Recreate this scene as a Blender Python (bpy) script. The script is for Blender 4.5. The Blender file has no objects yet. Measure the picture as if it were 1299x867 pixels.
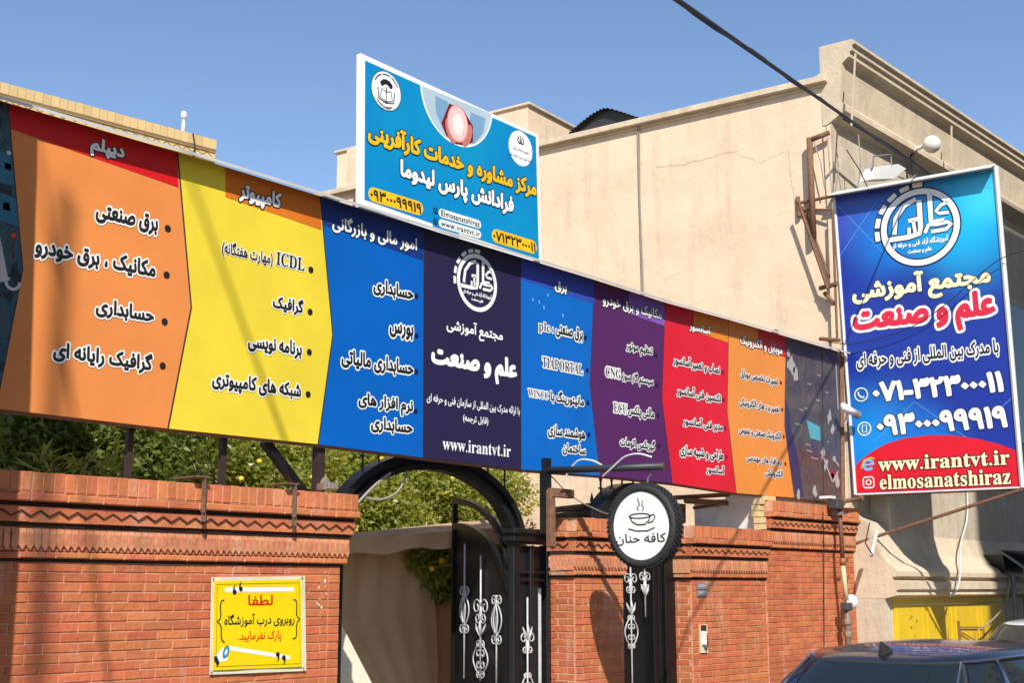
import bpy, bmesh, random, unicodedata
import numpy as np
from math import *
from mathutils import Vector, Matrix
from mathutils.geometry import tessellate_polygon
random.seed(7)
SC = bpy.context.scene
COL = SC.collection

# ------------------------------------------------------------------ camera
F, HZ, CX, CY, EZ = 1650., 747., 649.5, 433.5, 1.8
TH = atan((HZ - CY) / F)
PHI = atan((2120 - CX) / (F / cos(TH)))
HD = (cos(PHI), sin(PHI)); RT = (sin(PHI), -cos(PHI))
cam = bpy.data.cameras.new('camera')
cam.sensor_width = 36; cam.lens = 36 * F / 1299
cam.clip_start = .05; cam.clip_end = 3000
camo = bpy.data.objects.new('camera', cam); COL.objects.link(camo)
fw = Vector((HD[0] * cos(TH), HD[1] * cos(TH), sin(TH)))
camo.location = (0, 0, EZ)
camo.rotation_euler = fw.to_track_quat('-Z', 'Y').to_euler()
SC.camera = camo

# ------------------------------------------------------------------ light
SUN = Vector((-.88, -1.0, 1.1)).normalized()
w = bpy.data.worlds.new('World'); SC.world = w; w.use_nodes = True
nt = w.node_tree; bg = nt.nodes['Background']
sky = nt.nodes.new('ShaderNodeTexSky'); sky.sky_type = 'NISHITA'; sky.sun_disc = False
sky.sun_elevation = asin(SUN.z); sky.sun_rotation = atan2(SUN.x, SUN.y)
sky.air_density = 1.0; sky.dust_density = .45; sky.ozone_density = 2.2; sky.altitude = 1500
nt.links.new(sky.outputs[0], bg.inputs[0]); bg.inputs[1].default_value = .15
sl = bpy.data.lights.new('sun', 'SUN'); sl.energy = 5.0; sl.angle = radians(.5); sl.color = (1, .955, .88)
so = bpy.data.objects.new('sun', sl); COL.objects.link(so)
so.rotation_euler = SUN.to_track_quat('Z', 'Y').to_euler(); so.location = (-5, -5, 12)
SC.view_settings.view_transform = 'Standard'; SC.view_settings.look = 'None'
SC.view_settings.exposure = .24; SC.view_settings.gamma = 1
SC.render.engine = 'CYCLES'
SC.cycles.max_bounces = 6; SC.cycles.transparent_max_bounces = 8

# ------------------------------------------------------------------ pixel -> place
def ray(px, py):
    a = (px - CX) / F; b = (CY - py) / F
    f = cos(TH) - b * sin(TH); u = sin(TH) + b * cos(TH)
    return (HD[0] * f + RT[0] * a, HD[1] * f + RT[1] * a, u)

class PL:
    """vertical plane through p along direction d; n looks to the street side"""
    def __init__(s, p, d, flip=False):
        l = hypot(*d); s.p = p; s.d = (d[0] / l, d[1] / l)
        s.n = (s.d[1], -s.d[0])
        if s.n[0] * -p[0] + s.n[1] * -p[1] < 0: s.n = (-s.n[0], -s.n[1])
    def px(s, x, y, off=0):
        r = ray(x, y); d = s.d; p = (s.p[0] + off * s.n[0], s.p[1] + off * s.n[1])
        t = (d[0] * p[1] - p[0] * d[1]) / (d[0] * r[1] - r[0] * d[1])
        X, Y = r[0] * t, r[1] * t
        return ((X - p[0]) * d[0] + (Y - p[1]) * d[1], EZ + r[2] * t)
    def P(s, u, z, off=0):
        return Vector((s.p[0] + u * s.d[0] + off * s.n[0], s.p[1] + u * s.d[1] + off * s.n[1], z))
    def at(s, x, y, off=0):
        return s.P(*s.px(x, y, off), off)
    def sc(s, x, y):
        return 1 / (s.px(x, y - .5)[1] - s.px(x, y + .5)[1])
    def dir(s): return Vector((s.d[0], s.d[1], 0))
    def nor(s): return Vector((s.n[0], s.n[1], 0))

# ------------------------------------------------------------------ objects
ORG = {}
def tag(o, label=None, cat=None, group=None, kind=None):
    if label: o['label'] = label
    if cat: o['category'] = cat
    if group: o['group'] = group
    if kind: o['kind'] = kind
    return o
def thing(name, loc, label, cat, group=None, kind=None):
    o = bpy.data.objects.new(name, None); COL.objects.link(o)
    o.empty_display_size = .2; o.location = loc; ORG[o.name] = Vector(loc)
    return tag(o, label, cat, group, kind)
def org(p):
    return ORG.get(p.name, Vector((0, 0, 0))) if p else Vector((0, 0, 0))
def link(name, me, parent=None, mats=None, smooth=False, label=None):
    o = bpy.data.objects.new(name, me); COL.objects.link(o)
    if mats:
        for m in (mats if isinstance(mats, (list, tuple)) else [mats]): me.materials.append(m)
    if parent:
        g = org(parent)
        if g.length: me.transform(Matrix.Translation(-g))
        o.parent = parent; ORG[o.name] = g
    if smooth:
        for p in me.polygons: p.use_smooth = True
    if label: o['label'] = label
    return o
class MB:
    def __init__(s): s.v = []; s.f = []; s.m = []; s.cm = 0
    def add(s, vs, fs):
        b = len(s.v); s.v += [tuple(v) for v in vs]
        for f in fs: s.f.append([b + i for i in f]); s.m.append(s.cm)
        return s
    def box(s, a, b, rot=0, tilt=None):
        (x0, y0, z0), (x1, y1, z1) = a, b
        vs = [Vector((x, y, z)) for z in (z0, z1) for x, y in ((x0, y0), (x1, y0), (x1, y1), (x0, y1))]
        return s.add(vs, [(3, 2, 1, 0), (4, 5, 6, 7), (0, 1, 5, 4), (1, 2, 6, 5), (2, 3, 7, 6), (3, 0, 4, 7)])
    def slab(s, pl, u0, u1, z0, z1, o0, o1):
        vs = [pl.P(u, z, o) for z in (z0, z1) for u, o in ((u0, o1), (u1, o1), (u1, o0), (u0, o0))]
        return s.add(vs, [(3, 2, 1, 0), (4, 5, 6, 7), (0, 1, 5, 4), (1, 2, 6, 5), (2, 3, 7, 6), (3, 0, 4, 7)])
    def ext(s, pts, vec):
        """prism: 3-D outline pts pushed along vec"""
        n = len(pts); vec = Vector(vec)
        pts = [Vector(p) for p in pts]
        tr = tessellate_polygon([pts])
        vs = pts + [p + vec for p in pts]
        fs = [tuple(t) for t in tr] + [tuple(n + i for i in reversed(t)) for t in tr]
        fs += [(i, (i + 1) % n, n + (i + 1) % n, n + i) for i in range(n)]
        return s.add(vs, fs)
    def flat(s, pts):
        pts = [Vector(p) for p in pts]
        return s.add(pts, [tuple(t) for t in tessellate_polygon([pts])])
    def tube(s, pts, r, seg=8, closed=False, rect=None, up=None):
        pts = [Vector(p) for p in pts]; n = len(pts); rs = r if isinstance(r, (list, tuple)) else [r] * n
        rings = []; prev = None
        for i, p in enumerate(pts):
            if closed: t = pts[(i + 1) % n] - pts[i - 1]
            else: t = pts[min(i + 1, n - 1)] - pts[max(i - 1, 0)]
            t.normalize()
            if up is not None: a = Vector(up)
            elif prev is not None: a = prev
            else: a = Vector((0, 0, 1)) if abs(t.z) < .9 else Vector((1, 0, 0))
            x = (a - t * a.dot(t)).normalized(); y = t.cross(x); prev = x
            if rect:
                hw, hh = rect
                rings.append([p + x * a_ + y * b_ for a_, b_ in ((hw, hh), (-hw, hh), (-hw, -hh), (hw, -hh))])
            else:
                rings.append([p + (x * cos(2 * pi * k / seg) + y * sin(2 * pi * k / seg)) * rs[i] for k in range(seg)])
        sg = len(rings[0]); vs = [v for r_ in rings for v in r_]
        fs = []
        for i in range(n if closed else n - 1):
            j = (i + 1) % n
            fs += [(i * sg + k, i * sg + (k + 1) % sg, j * sg + (k + 1) % sg, j * sg + k) for k in range(sg)]
        if not closed: fs += [tuple(range(sg - 1, -1, -1)), tuple((n - 1) * sg + k for k in range(sg))]
        return s.add(vs, fs)
    def lathe(s, prof, c, ax=(0, 0, 1), seg=24):
        ax = Vector(ax).normalized(); a = Vector((0, 0, 1)) if abs(ax.z) < .9 else Vector((1, 0, 0))
        x = (a - ax * a.dot(ax)).normalized(); y = ax.cross(x); c = Vector(c)
        vs = [c + ax * h + (x * cos(2 * pi * k / seg) + y * sin(2 * pi * k / seg)) * r for r, h in prof for k in range(seg)]
        fs = [(i * seg + k, i * seg + (k + 1) % seg, (i + 1) * seg + (k + 1) % seg, (i + 1) * seg + k)
              for i in range(len(prof) - 1) for k in range(seg)]
        if prof[0][0] > 1e-6: fs.append(tuple(range(seg - 1, -1, -1)))
        if prof[-1][0] > 1e-6: fs.append(tuple((len(prof) - 1) * seg + k for k in range(seg)))
        return s.add(vs, fs)
    def ball(s, c, r, seg=12, sz=1.):
        return s.lathe([(r * sin(pi * i / 8) if 0 < i < 8 else 0, -r * sz * cos(pi * i / 8)) for i in range(9)], c, seg=seg)
    def mesh(s, name='mesh'):
        me = bpy.data.meshes.new(name); me.from_pydata(s.v, [], s.f)
        if any(s.m): me.polygons.foreach_set('material_index', s.m)
        me.update(); return me
    def build(s, name, mats, parent=None, smooth=False, fix=True, label=None, bevel=0):
        me = s.mesh(name)
        if fix or bevel:
            bm = bmesh.new(); bm.from_mesh(me)
            if fix: bmesh.ops.recalc_face_normals(bm, faces=bm.faces)
            if bevel: bmesh.ops.bevel(bm, geom=[e for e in bm.edges if len(e.link_faces) == 2 and e.calc_face_angle(0) > .6], offset=bevel, segments=1, affect='EDGES')
            bm.to_mesh(me); bm.free()
        return link(name, me, parent, mats, smooth, label)
def sm(pts, k=6):
    P = [Vector(p) for p in pts]; P = [P[0] * 2 - P[1]] + P + [P[-1] * 2 - P[-2]]; out = []
    for i in range(1, len(P) - 2):
        a, b, c, d = P[i - 1:i + 3]
        for j in range(k):
            t = j / k; out.append(.5 * ((2 * b) + (c - a) * t + (2 * a - 5 * b + 4 * c - d) * t * t + (3 * b - a - 3 * c + d) * t ** 3))
    return out + [P[-2]]
def copyof(o, parent, name=None):
    c = o.copy(); COL.objects.link(c); c.parent = parent; return c

# ------------------------------------------------------------------ materials
def lin(c):
    return tuple(((v / 255) / 12.92 if v / 255 <= .04045 else ((v / 255 + .055) / 1.055) ** 2.4) for v in c)
MC = {}
def mat(name, c, rough=.7, metal=0, var=0., vscale=3., c2=None, bump=0., bscale=40., rand=0., spec=.5, coat=0, dirt=0., streak=0., lime=0.):
    if name in MC: return MC[name]
    m = bpy.data.materials.new(name); m.use_nodes = True; N = m.node_tree.nodes; L = m.node_tree.links
    b = N['Principled BSDF']; b.inputs['Roughness'].default_value = rough; b.inputs['Metallic'].default_value = metal
    b.inputs['Specular IOR Level'].default_value = spec; b.inputs['Coat Weight'].default_value = coat
    b.inputs['Base Color'].default_value = (*c, 1)
    tc = N.new('ShaderNodeTexCoord'); geo = N.new('ShaderNodeNewGeometry')
    last = None
    def mix(a, bcol, fac, mode='MIX'):
        x = N.new('ShaderNodeMix'); x.data_type = 'RGBA'; x.blend_type = mode
        if isinstance(fac, float): x.inputs[0].default_value = fac
        else: L.new(fac, x.inputs[0])
        if isinstance(a, tuple): x.inputs[6].default_value = (*a, 1)
        else: L.new(a, x.inputs[6])
        if isinstance(bcol, tuple): x.inputs[7].default_value = (*bcol, 1)
        else: L.new(bcol, x.inputs[7])
        return x.outputs[2]
    last = c
    if var or c2:
        n = N.new('ShaderNodeTexNoise'); n.inputs['Scale'].default_value = vscale; n.inputs['Detail'].default_value = 7
        n.inputs['Roughness'].default_value = .62; L.new(geo.outputs['Position'], n.inputs['Vector'])
        mr = N.new('ShaderNodeMapRange'); mr.inputs[1].default_value = .32; mr.inputs[2].default_value = .68
        L.new(n.outputs[0], mr.inputs[0])
        other = c2 if c2 else tuple(v * (1 - var) for v in c)
        last = mix(c if not c2 else c, other, mr.outputs[0])
    if rand:
        oi = N.new('ShaderNodeObjectInfo')
        hs = N.new('ShaderNodeHueSaturation')
        mv = N.new('ShaderNodeMapRange'); mv.inputs[3].default_value = 1 - rand; mv.inputs[4].default_value = 1 + rand
        L.new(oi.outputs['Random'], mv.inputs[0]); L.new(mv.outputs[0], hs.inputs['Value'])
        mh = N.new('ShaderNodeMath'); mh.operation = 'MULTIPLY'; mh.inputs[1].default_value = 7.31
        fr = N.new('ShaderNodeMath'); fr.operation = 'FRACT'
        L.new(oi.outputs['Random'], mh.inputs[0]); L.new(mh.outputs[0], fr.inputs[0])
        m2 = N.new('ShaderNodeMapRange'); m2.inputs[3].default_value = .5 - rand * .06; m2.inputs[4].default_value = .5 + rand * .06
        L.new(fr.outputs[0], m2.inputs[0]); L.new(m2.outputs[0], hs.inputs['Hue'])
        if isinstance(last, tuple): hs.inputs['Color'].default_value = (*last, 1)
        else: L.new(last, hs.inputs['Color'])
        last = hs.outputs[0]
    if dirt:
        n = N.new('ShaderNodeTexNoise'); n.inputs['Scale'].default_value = 9; n.inputs['Detail'].default_value = 9; n.inputs['Roughness'].default_value = .75
        L.new(geo.outputs['Position'], n.inputs['Vector'])
        mr = N.new('ShaderNodeMapRange'); mr.inputs[1].default_value = .56; mr.inputs[2].default_value = .74; mr.inputs[4].default_value = dirt
        L.new(n.outputs[0], mr.inputs[0])
        last = mix(last, tuple(v * .35 + .02 for v in c), mr.outputs[0])
    if lime:                                                       # pale salt bloom in tall patches
        mp = N.new('ShaderNodeMapping'); mp.inputs['Scale'].default_value = (2.4, 2.4, .5); L.new(geo.outputs['Position'], mp.inputs[0])
        n = N.new('ShaderNodeTexNoise'); n.inputs['Scale'].default_value = 1.6; n.inputs['Detail'].default_value = 10; n.inputs['Roughness'].default_value = .7; L.new(mp.outputs[0], n.inputs['Vector'])
        mr = N.new('ShaderNodeMapRange'); mr.inputs[1].default_value = .53; mr.inputs[2].default_value = .75; mr.inputs[4].default_value = lime
        L.new(n.outputs[0], mr.inputs[0]); last = mix(last, (.66, .50, .38), mr.outputs[0])
    if streak:                                                     # rain runs and blotches
        for sc3, lo_, hi_, k_ in (((2.6, 2.6, .22), .50, .72, streak), ((.55, .55, .8), .48, .66, streak * .6)):
            mp = N.new('ShaderNodeMapping'); mp.inputs['Scale'].default_value = sc3; L.new(geo.outputs['Position'], mp.inputs[0])
            n = N.new('ShaderNodeTexNoise'); n.inputs['Scale'].default_value = 2.2; n.inputs['Detail'].default_value = 8; n.inputs['Roughness'].default_value = .65; L.new(mp.outputs[0], n.inputs['Vector'])
            mr = N.new('ShaderNodeMapRange'); mr.inputs[1].default_value = lo_; mr.inputs[2].default_value = hi_; mr.inputs[4].default_value = k_
            L.new(n.outputs[0], mr.inputs[0]); last = mix(last, tuple(v * .52 for v in c), mr.outputs[0])
    if not isinstance(last, tuple): L.new(last, b.inputs['Base Color'])
    if bump:
        n = N.new('ShaderNodeTexNoise'); n.inputs['Scale'].default_value = bscale; n.inputs['Detail'].default_value = 5
        L.new(geo.outputs['Position'], n.inputs['Vector'])
        bp = N.new('ShaderNodeBump'); bp.inputs['Strength'].default_value = bump; bp.inputs['Distance'].default_value = .02
        L.new(n.outputs[0], bp.inputs['Height']); L.new(bp.outputs[0], b.inputs['Normal'])
    MC[name] = m
    return m
def vinyl(name, rgb, **k):
    k.setdefault('bump', .55); k.setdefault('bscale', 1.3)
    return mat('print_' + name, lin(rgb), rough=k.pop('rough', .42), var=k.pop('var', .13), vscale=1.6, spec=.35, **k)

# ------------------------------------------------------------------ writing
FORMS = {}
for cp in list(range(0xFB50, 0xFC00)) + list(range(0xFE80, 0xFEFD)):
    dd = unicodedata.decomposition(chr(cp)).split()
    if len(dd) == 2 and dd[0] in ('<isolated>', '<initial>', '<medial>', '<final>'):
        FORMS.setdefault(chr(int(dd[1], 16)), {})[dd[0][1:3]] = chr(cp)
def shape(s):
    out = []; n = len(s)
    for i, c in enumerate(s):
        if c not in FORMS: out.append(c); continue
        p = i > 0 and s[i - 1] in FORMS and 'in' in FORMS[s[i - 1]]
        q = 'in' in FORMS[c] and i + 1 < n and s[i + 1] in FORMS and 'fi' in FORMS[s[i + 1]]
        out.append(FORMS[c].get('me' if p and q else 'in' if q else 'fi' if p else 'is', c))
    return ''.join(reversed(out)).translate({40: ')', 41: '('})
def serif(s):
    return ''.join(chr(0x1D400 + ord(c) - 65) if 'A' <= c <= 'Z' else chr(0x1D41A + ord(c) - 97) if 'a' <= c <= 'z' else c for c in s)
STEP = .022
FIELDS = {}
def field(body, sp=1.0):
    if (body, sp) in FIELDS: return FIELDS[body, sp]
    cu = bpy.data.curves.new('writing', 'FONT'); cu.body = body; cu.resolution_u = 3; cu.size = 1; cu.space_character = sp
    o = bpy.data.objects.new('writing', cu); COL.objects.link(o)
    bpy.context.view_layer.update()
    dg = bpy.context.evaluated_depsgraph_get(); cv = o.evaluated_get(dg).to_curve(dg); seg = []
    for sp_ in cv.splines:
        bp = sp_.bezier_points; n = len(bp); pts = []
        if n < 2: continue
        for i in range(n):
            a, b = bp[i], bp[(i + 1) % n]; p0, p1, p2, p3 = [np.array(q[:2]) for q in (a.co, a.handle_right, b.handle_left, b.co)]
            k = 1 if np.linalg.norm((p1 - p0) - (p3 - p0) / 3) < 1e-4 and np.linalg.norm((p2 - p3) - (p0 - p3) / 3) < 1e-4 else 4
            for j in range(k):
                t = j / k; pts.append((1 - t) ** 3 * p0 + 3 * t * (1 - t) ** 2 * p1 + 3 * t * t * (1 - t) * p2 + t ** 3 * p3)
        seg += [(pts[i], pts[(i + 1) % len(pts)]) for i in range(len(pts))]
    V = np.array([q[0] for q in seg])
    M = .16; lo = V.min(0) - M; hi = V.max(0) + M
    nx = int((hi[0] - lo[0]) / STEP) + 2; ny = int((hi[1] - lo[1]) / STEP) + 2
    D = np.full((ny, nx), 9.); Wn = np.zeros((ny, nx + 1))
    gx = lo[0] + np.arange(nx) * STEP; gy = lo[1] + np.arange(ny) * STEP
    for A, B in seg:
        mn = np.minimum(A, B) - .13; mx = np.maximum(A, B) + .13
        x0 = max(0, int((mn[0] - lo[0]) / STEP)); x1 = min(nx, int((mx[0] - lo[0]) / STEP) + 2)
        y0 = max(0, int((mn[1] - lo[1]) / STEP)); y1 = min(ny, int((mx[1] - lo[1]) / STEP) + 2)
        X = gx[None, x0:x1]; Y = gy[y0:y1, None]; d = B - A; l = d @ d + 1e-12
        t = np.clip(((X - A[0]) * d[0] + (Y - A[1]) * d[1]) / l, 0, 1)
        q = np.hypot(X - A[0] - t * d[0], Y - A[1] - t * d[1])
        S = D[y0:y1, x0:x1]; np.minimum(S, q, out=S)
        ya, yb = A[1], B[1]
        if ya != yb:
            r0 = int(np.ceil((min(ya, yb) - lo[1]) / STEP)); r1 = int(np.ceil((max(ya, yb) - lo[1]) / STEP))
            for r_ in range(r0, r1):
                xc = A[0] + (gy[r_] - ya) / (yb - ya) * d[0]; ci = min(nx, max(0, int(np.ceil((xc - lo[0]) / STEP))))
                Wn[r_, ci] += 1 if yb > ya else -1
    I = np.cumsum(Wn, axis=1)[:, :nx] != 0
    D = np.where(I, -D, D)
    bpy.data.objects.remove(o); bpy.data.curves.remove(cu)
    FIELDS[body, sp] = (D, lo, V.min(0), V.max(0)); return FIELDS[body, sp]
TAB = {1: [(3, 0)], 2: [(0, 1)], 3: [(3, 1)], 4: [(1, 2)], 6: [(0, 2)], 7: [(3, 2)], 8: [(2, 3)], 9: [(2, 0)], 11: [(2, 1)], 12: [(1, 3)], 13: [(1, 0)], 14: [(0, 3)], 5: [(3, 0), (1, 2)], 10: [(0, 1), (2, 3)]}
def loops(D, lo, lev):
    B = D < lev; C = (B[:-1, :-1] * 1 + B[:-1, 1:] * 2 + B[1:, 1:] * 4 + B[1:, :-1] * 8)
    ys, xs = np.nonzero((C > 0) & (C < 15)); nxt = {}; pt = {}
    def ed(x, y, e):
        if e == 0: k = (x, y, 0); a, b = (x, y), (x + 1, y)
        elif e == 1: k = (x + 1, y, 1); a, b = (x + 1, y), (x + 1, y + 1)
        elif e == 2: k = (x, y + 1, 0); a, b = (x, y + 1), (x + 1, y + 1)
        else: k = (x, y, 1); a, b = (x, y), (x, y + 1)
        if k not in pt:
            da, db = D[a[1], a[0]], D[b[1], b[0]]; t = (lev - da) / (db - da)
            t = min(.98, max(.02, t))
            pt[k] = (lo[0] + (a[0] + (b[0] - a[0]) * t) * STEP, lo[1] + (a[1] + (b[1] - a[1]) * t) * STEP)
        return k
    for y, x in zip(ys.tolist(), xs.tolist()):
        for a, b in TAB[int(C[y, x])]: nxt[ed(x, y, a)] = ed(x, y, b)
    out = []
    while nxt:
        k0 = next(iter(nxt)); k = k0; L = []
        while k in nxt:
            L.append(pt[k]); k = nxt.pop(k)
        if len(L) < 8: continue
        keep = [L[0]]; i = 0                                    # drop points that lie on a straight run
        while i < len(L) - 1:
            j = i + 1
            while j + 1 < len(L) and j - i < 12:
                a, b = L[i], L[j + 1]; dx, dy = b[0] - a[0], b[1] - a[1]; l = hypot(dx, dy) + 1e-9
                if max(abs((L[q][0] - a[0]) * dy - (L[q][1] - a[1]) * dx) / l for q in range(i + 1, j + 1)) > .0045: break
                j += 1
            keep.append(L[j]); i = j
        if len(keep) > 4: out.append(keep[:-1] if keep[-1] == keep[0] else keep)
    return out
def fill(lps):
    cu = bpy.data.curves.new('fill', 'CURVE'); cu.dimensions = '2D'; cu.fill_mode = 'BOTH'
    for L in lps:
        s = cu.splines.new('POLY'); s.points.add(len(L) - 1)
        for i, p in enumerate(L): s.points[i].co = (p[0], p[1], 0, 1)
        s.use_cyclic_u = True
    o = bpy.data.objects.new('fill', cu); COL.objects.link(o); bpy.context.view_layer.update()
    me = o.to_mesh(); V = [tuple(v.co[:2]) for v in me.vertices]; Fs = [tuple(p.vertices) for p in me.polygons]
    o.to_mesh_clear(); bpy.data.objects.remove(o); bpy.data.curves.remove(cu)
    return V, Fs
def write(text, pl, xl, xr, yc, h, parent, ink, out=None, bold=.035, ow=.075, off=.004, latin=False, th=None, sp=1.0):
    """text whose ink fills pixels xl..xr, is h high and is centred on row yc, on plane pl"""
    body = text if latin else shape(text)
    D, lo, mn, mx = field(body, sp)
    xm = (xl + xr) / 2; s0, z0 = pl.px(xm, yc)
    def sx(x):
        y = yc
        for _ in range(4):
            s, z = pl.px(x, y); y += (z - z0) * pl.sc(x, y)
        return s
    sa, sb = sx(xl), sx(xr); zh = h / pl.sc(xm, yc)
    mn = mn - bold; mx = mx + bold
    kx = (sb - sa) / (mx[0] - mn[0]); kz = zh / (mx[1] - mn[1]); mb = MB()
    for lev, o_, mi in ((bold + ow, off, 0), (bold, off + .0016, 1)) if out else ((bold, off, 0),):
        V, Fs = fill(loops(D, lo, lev)); mb.cm = mi
        mb.add([pl.P(sa + (v[0] - mn[0]) * kx, z0 - zh / 2 + (v[1] - mn[1]) * kz, o_) for v in V], Fs)
    return mb.build('lettering', [out, ink] if out else [ink], parent, fix=False)
def digits(s): return s.translate({48 + i: chr(0x6F0 + i) for i in range(10)})
def disc(pl, x, y, rpx, parent, m, off=.004, name='bullet', seg=14, kx=1.):
    s, z = pl.px(x, y); r = rpx / pl.sc(x, y)
    return MB().flat([pl.P(s + r * kx * cos(a), z + r * sin(a), off) for a in [2 * pi * k / seg for k in range(seg)]]).build(name, m, parent, fix=False)
def ringm(mb, pl, s, z, r0, r1, a0, a1, off, seg=40):
    n = max(2, int(seg * abs(a1 - a0) / 6.283)); vs = []
    for k in range(n + 1):
        a = a0 + (a1 - a0) * k / n
        vs += [pl.P(s + r0 * cos(a), z + r0 * sin(a), off), pl.P(s + r1 * cos(a), z + r1 * sin(a), off)]
    mb.add(vs, [(2 * k, 2 * k + 1, 2 * k + 3, 2 * k + 2) for k in range(n)])
def stroke(mb, pl, pts, wd, off, closed=False):
    """flat line of width wd through plane points (s,z)"""
    P = [Vector((a, b)) for a, b in pts]; n = len(P); vs = []
    for i, p in enumerate(P):
        t = (P[(i + 1) % n] - P[i - 1]) if closed else (P[min(i + 1, n - 1)] - P[max(i - 1, 0)])
        t.normalize(); q = Vector((-t.y, t.x)) * wd / 2
        vs += [pl.P(*(p + q), off), pl.P(*(p - q), off)]
    mb.add(vs, [(2 * k, 2 * k + 1, (2 * k + 3) % (2 * n), (2 * k + 2) % (2 * n)) for k in range(n if closed else n - 1)])

# ------------------------------------------------------------------ the street
asphalt = mat('asphalt', (.05, .05, .052), .9, var=.3, vscale=5, bump=.4, bscale=60)
paving = mat('paving', (.30, .27, .23), .85, var=.25, vscale=2, bump=.3)
kerbm = mat('kerb_concrete', (.36, .34, .31), .85, var=.3)
earth = mat('yard_ground', (.23, .19, .15), .95, var=.3)
o = MB().box((-400, -400, -.3), (400, 400, 0)).build('ground', earth); tag(o, kind='structure')
o = MB().box((-60, -4.0, 0.0), (80, 4.6, .006)).build('road', asphalt); tag(o, kind='structure')
o = MB().box((-60, 4.75, 0.0), (15.2, 7.46, .13)).build('pavement', paving); tag(o, kind='structure')
o = MB().box((15.21, 4.61, 0.0), (80, 7.46, .012)).build('forecourt', paving); tag(o, kind='structure')
o = MB().box((-60, 4.6, 0.0), (15.2, 4.745, .125)).build('kerb', kerbm); tag(o, kind='structure')

# ------------------------------------------------------------------ beige neighbour building
X0 = 14.9
plaster = mat('beige_plaster', (.80, .615, .435), .9, c2=(.72, .54, .37), vscale=1.3, bump=.35, bscale=9, dirt=.2, streak=.34)
plaster2 = mat('grey_beige_render', (.64, .54, .40), .9, c2=(.47, .39, .30), vscale=2.2, bump=.4, bscale=18, dirt=.4, streak=.5)
trimp = mat('cornice_plaster', (.70, .57, .40), .9, c2=(.56, .45, .33), vscale=3.5, bump=.3, bscale=25, dirt=.3, streak=.4)
darkgap = mat('dark_gap', (.03, .022, .016), .95)
rust = mat('rusty_steel', (.13, .06, .035), .8, c2=(.24, .115, .06), vscale=22, bump=.3)
blacksteel = mat('black_paint', (.012, .012, .013), .38, var=.3, vscale=20, bump=.05)
greysteel = mat('grey_paint', (.22, .22, .22), .5, var=.3, vscale=15)
whitepaint = mat('white_paint', (.78, .77, .74), .5, var=.12, vscale=9)
cable = mat('black_cable', (.015, .014, .013), .6)
greycable = mat('grey_cable', (.30, .27, .23), .6)
SW = PL((X0, 7.52), (cos(radians(96.2)), sin(radians(96.2))))          # side wall, faces the yard
B = thing('beige_building', (X0, 7.5, 0), 'two-storey beige plastered building with a moulded roof cornice behind the blue banner', 'building')
mb = MB(); pts = [SW.P(-.02, 0), SW.P(-.02, 8.36), SW.P(4.6, 8.36), SW.P(4.6, 8.36), SW.P(13.5, 8.36), SW.P(13.5, 0)]
mb.ext([SW.P(-.02, 0), SW.P(-.02, 8.33), SW.P(13.5, 8.33), SW.P(13.5, 0)], Vector((.35, .03, 0)))
mb.build('side_wall', plaster, B)
# coping along the side wall
mb = MB()
mb.slab(SW, -.0, 13.5, 8.335, 8.42, -.3, .11); mb.build('parapet_coping', trimp, B, bevel=.006)
mb = MB(); mb.slab(SW, .05, 13.5, 8.29, 8.333, -.1, .02); mb.build('parapet_moulding', trimp, B)
# ragged crack lines in the plaster
rnd = random.Random(3)
def crack(pxs, wd=.0045):
    mb = MB(); P = [SW.px(*p) for p in pxs]; Q = []
    for i in range(len(P) - 1):
        for k in range(7):
            t = k / 7; Q.append((P[i][0] + (P[i + 1][0] - P[i][0]) * t + rnd.uniform(-.014, .014), P[i][1] + (P[i + 1][1] - P[i][1]) * t + rnd.uniform(-.014, .014)))
    stroke(mb, SW, Q, wd, .003); mb.build('crack', darkcrack, B, fix=False)
darkcrack = mat('crack_shadow', (.42, .31, .21), .95)
crack([(832, 212), (870, 208), (915, 196), (940, 190)]); crack([(1000, 190), (1003, 215), (1006, 245), (1012, 262)], .005)
crack([(935, 195), (965, 207), (1000, 190)], .003); crack([(840, 356), (900, 330)], .0025)
# long cable pair run down the side wall
for dx in (0, .035):
    a, b = SW.px(812, 152), SW.px(820, 392)
    MB().tube([SW.P(a[0] + dx, a[1], .02), SW.P(a[0] + dx * .3 + .01, (a[1] * .6 + b[1] * .4), .03), SW.P(b[0] + dx, b[1] - 1.2, .02)], .009, 5).build('wall_cable', greycable, B)
# street front: upper wall, cornice, flared base band
mb = MB()
mb.box((X0, 7.5, 2.5), (46, 7.9, 7.84)); mb.build('front_wall', plaster2, B); MB().box((15.42, 7.225, 2.30), (45.95, 7.499, 3.95)).build('apron_wall', plaster2, B, bevel=.01)
prof = [(7.62, 8.86), (7.15, 8.84), (7.11, 8.81), (7.11, 8.77), (7.15, 8.755), (7.155, 8.69), (7.19, 8.675), (7.195, 8.61), (7.24, 8.59), (7.30, 8.545),
        (7.36, 8.03), (7.32, 8.01), (7.29, 7.97), (7.29, 7.89), (7.36, 7.86), (7.56, 7.76), (7.62, 7.76)]
mb = MB().ext([(X0 - .02, y, z) for y, z in prof], (31, 0, 0)); mb.build('cornice', trimp, B)
MB().box((X0 + .005, 7.60, 7.76), (45.9, 8.0, 8.30)).build('roof_edge', plaster2, B)
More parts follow.
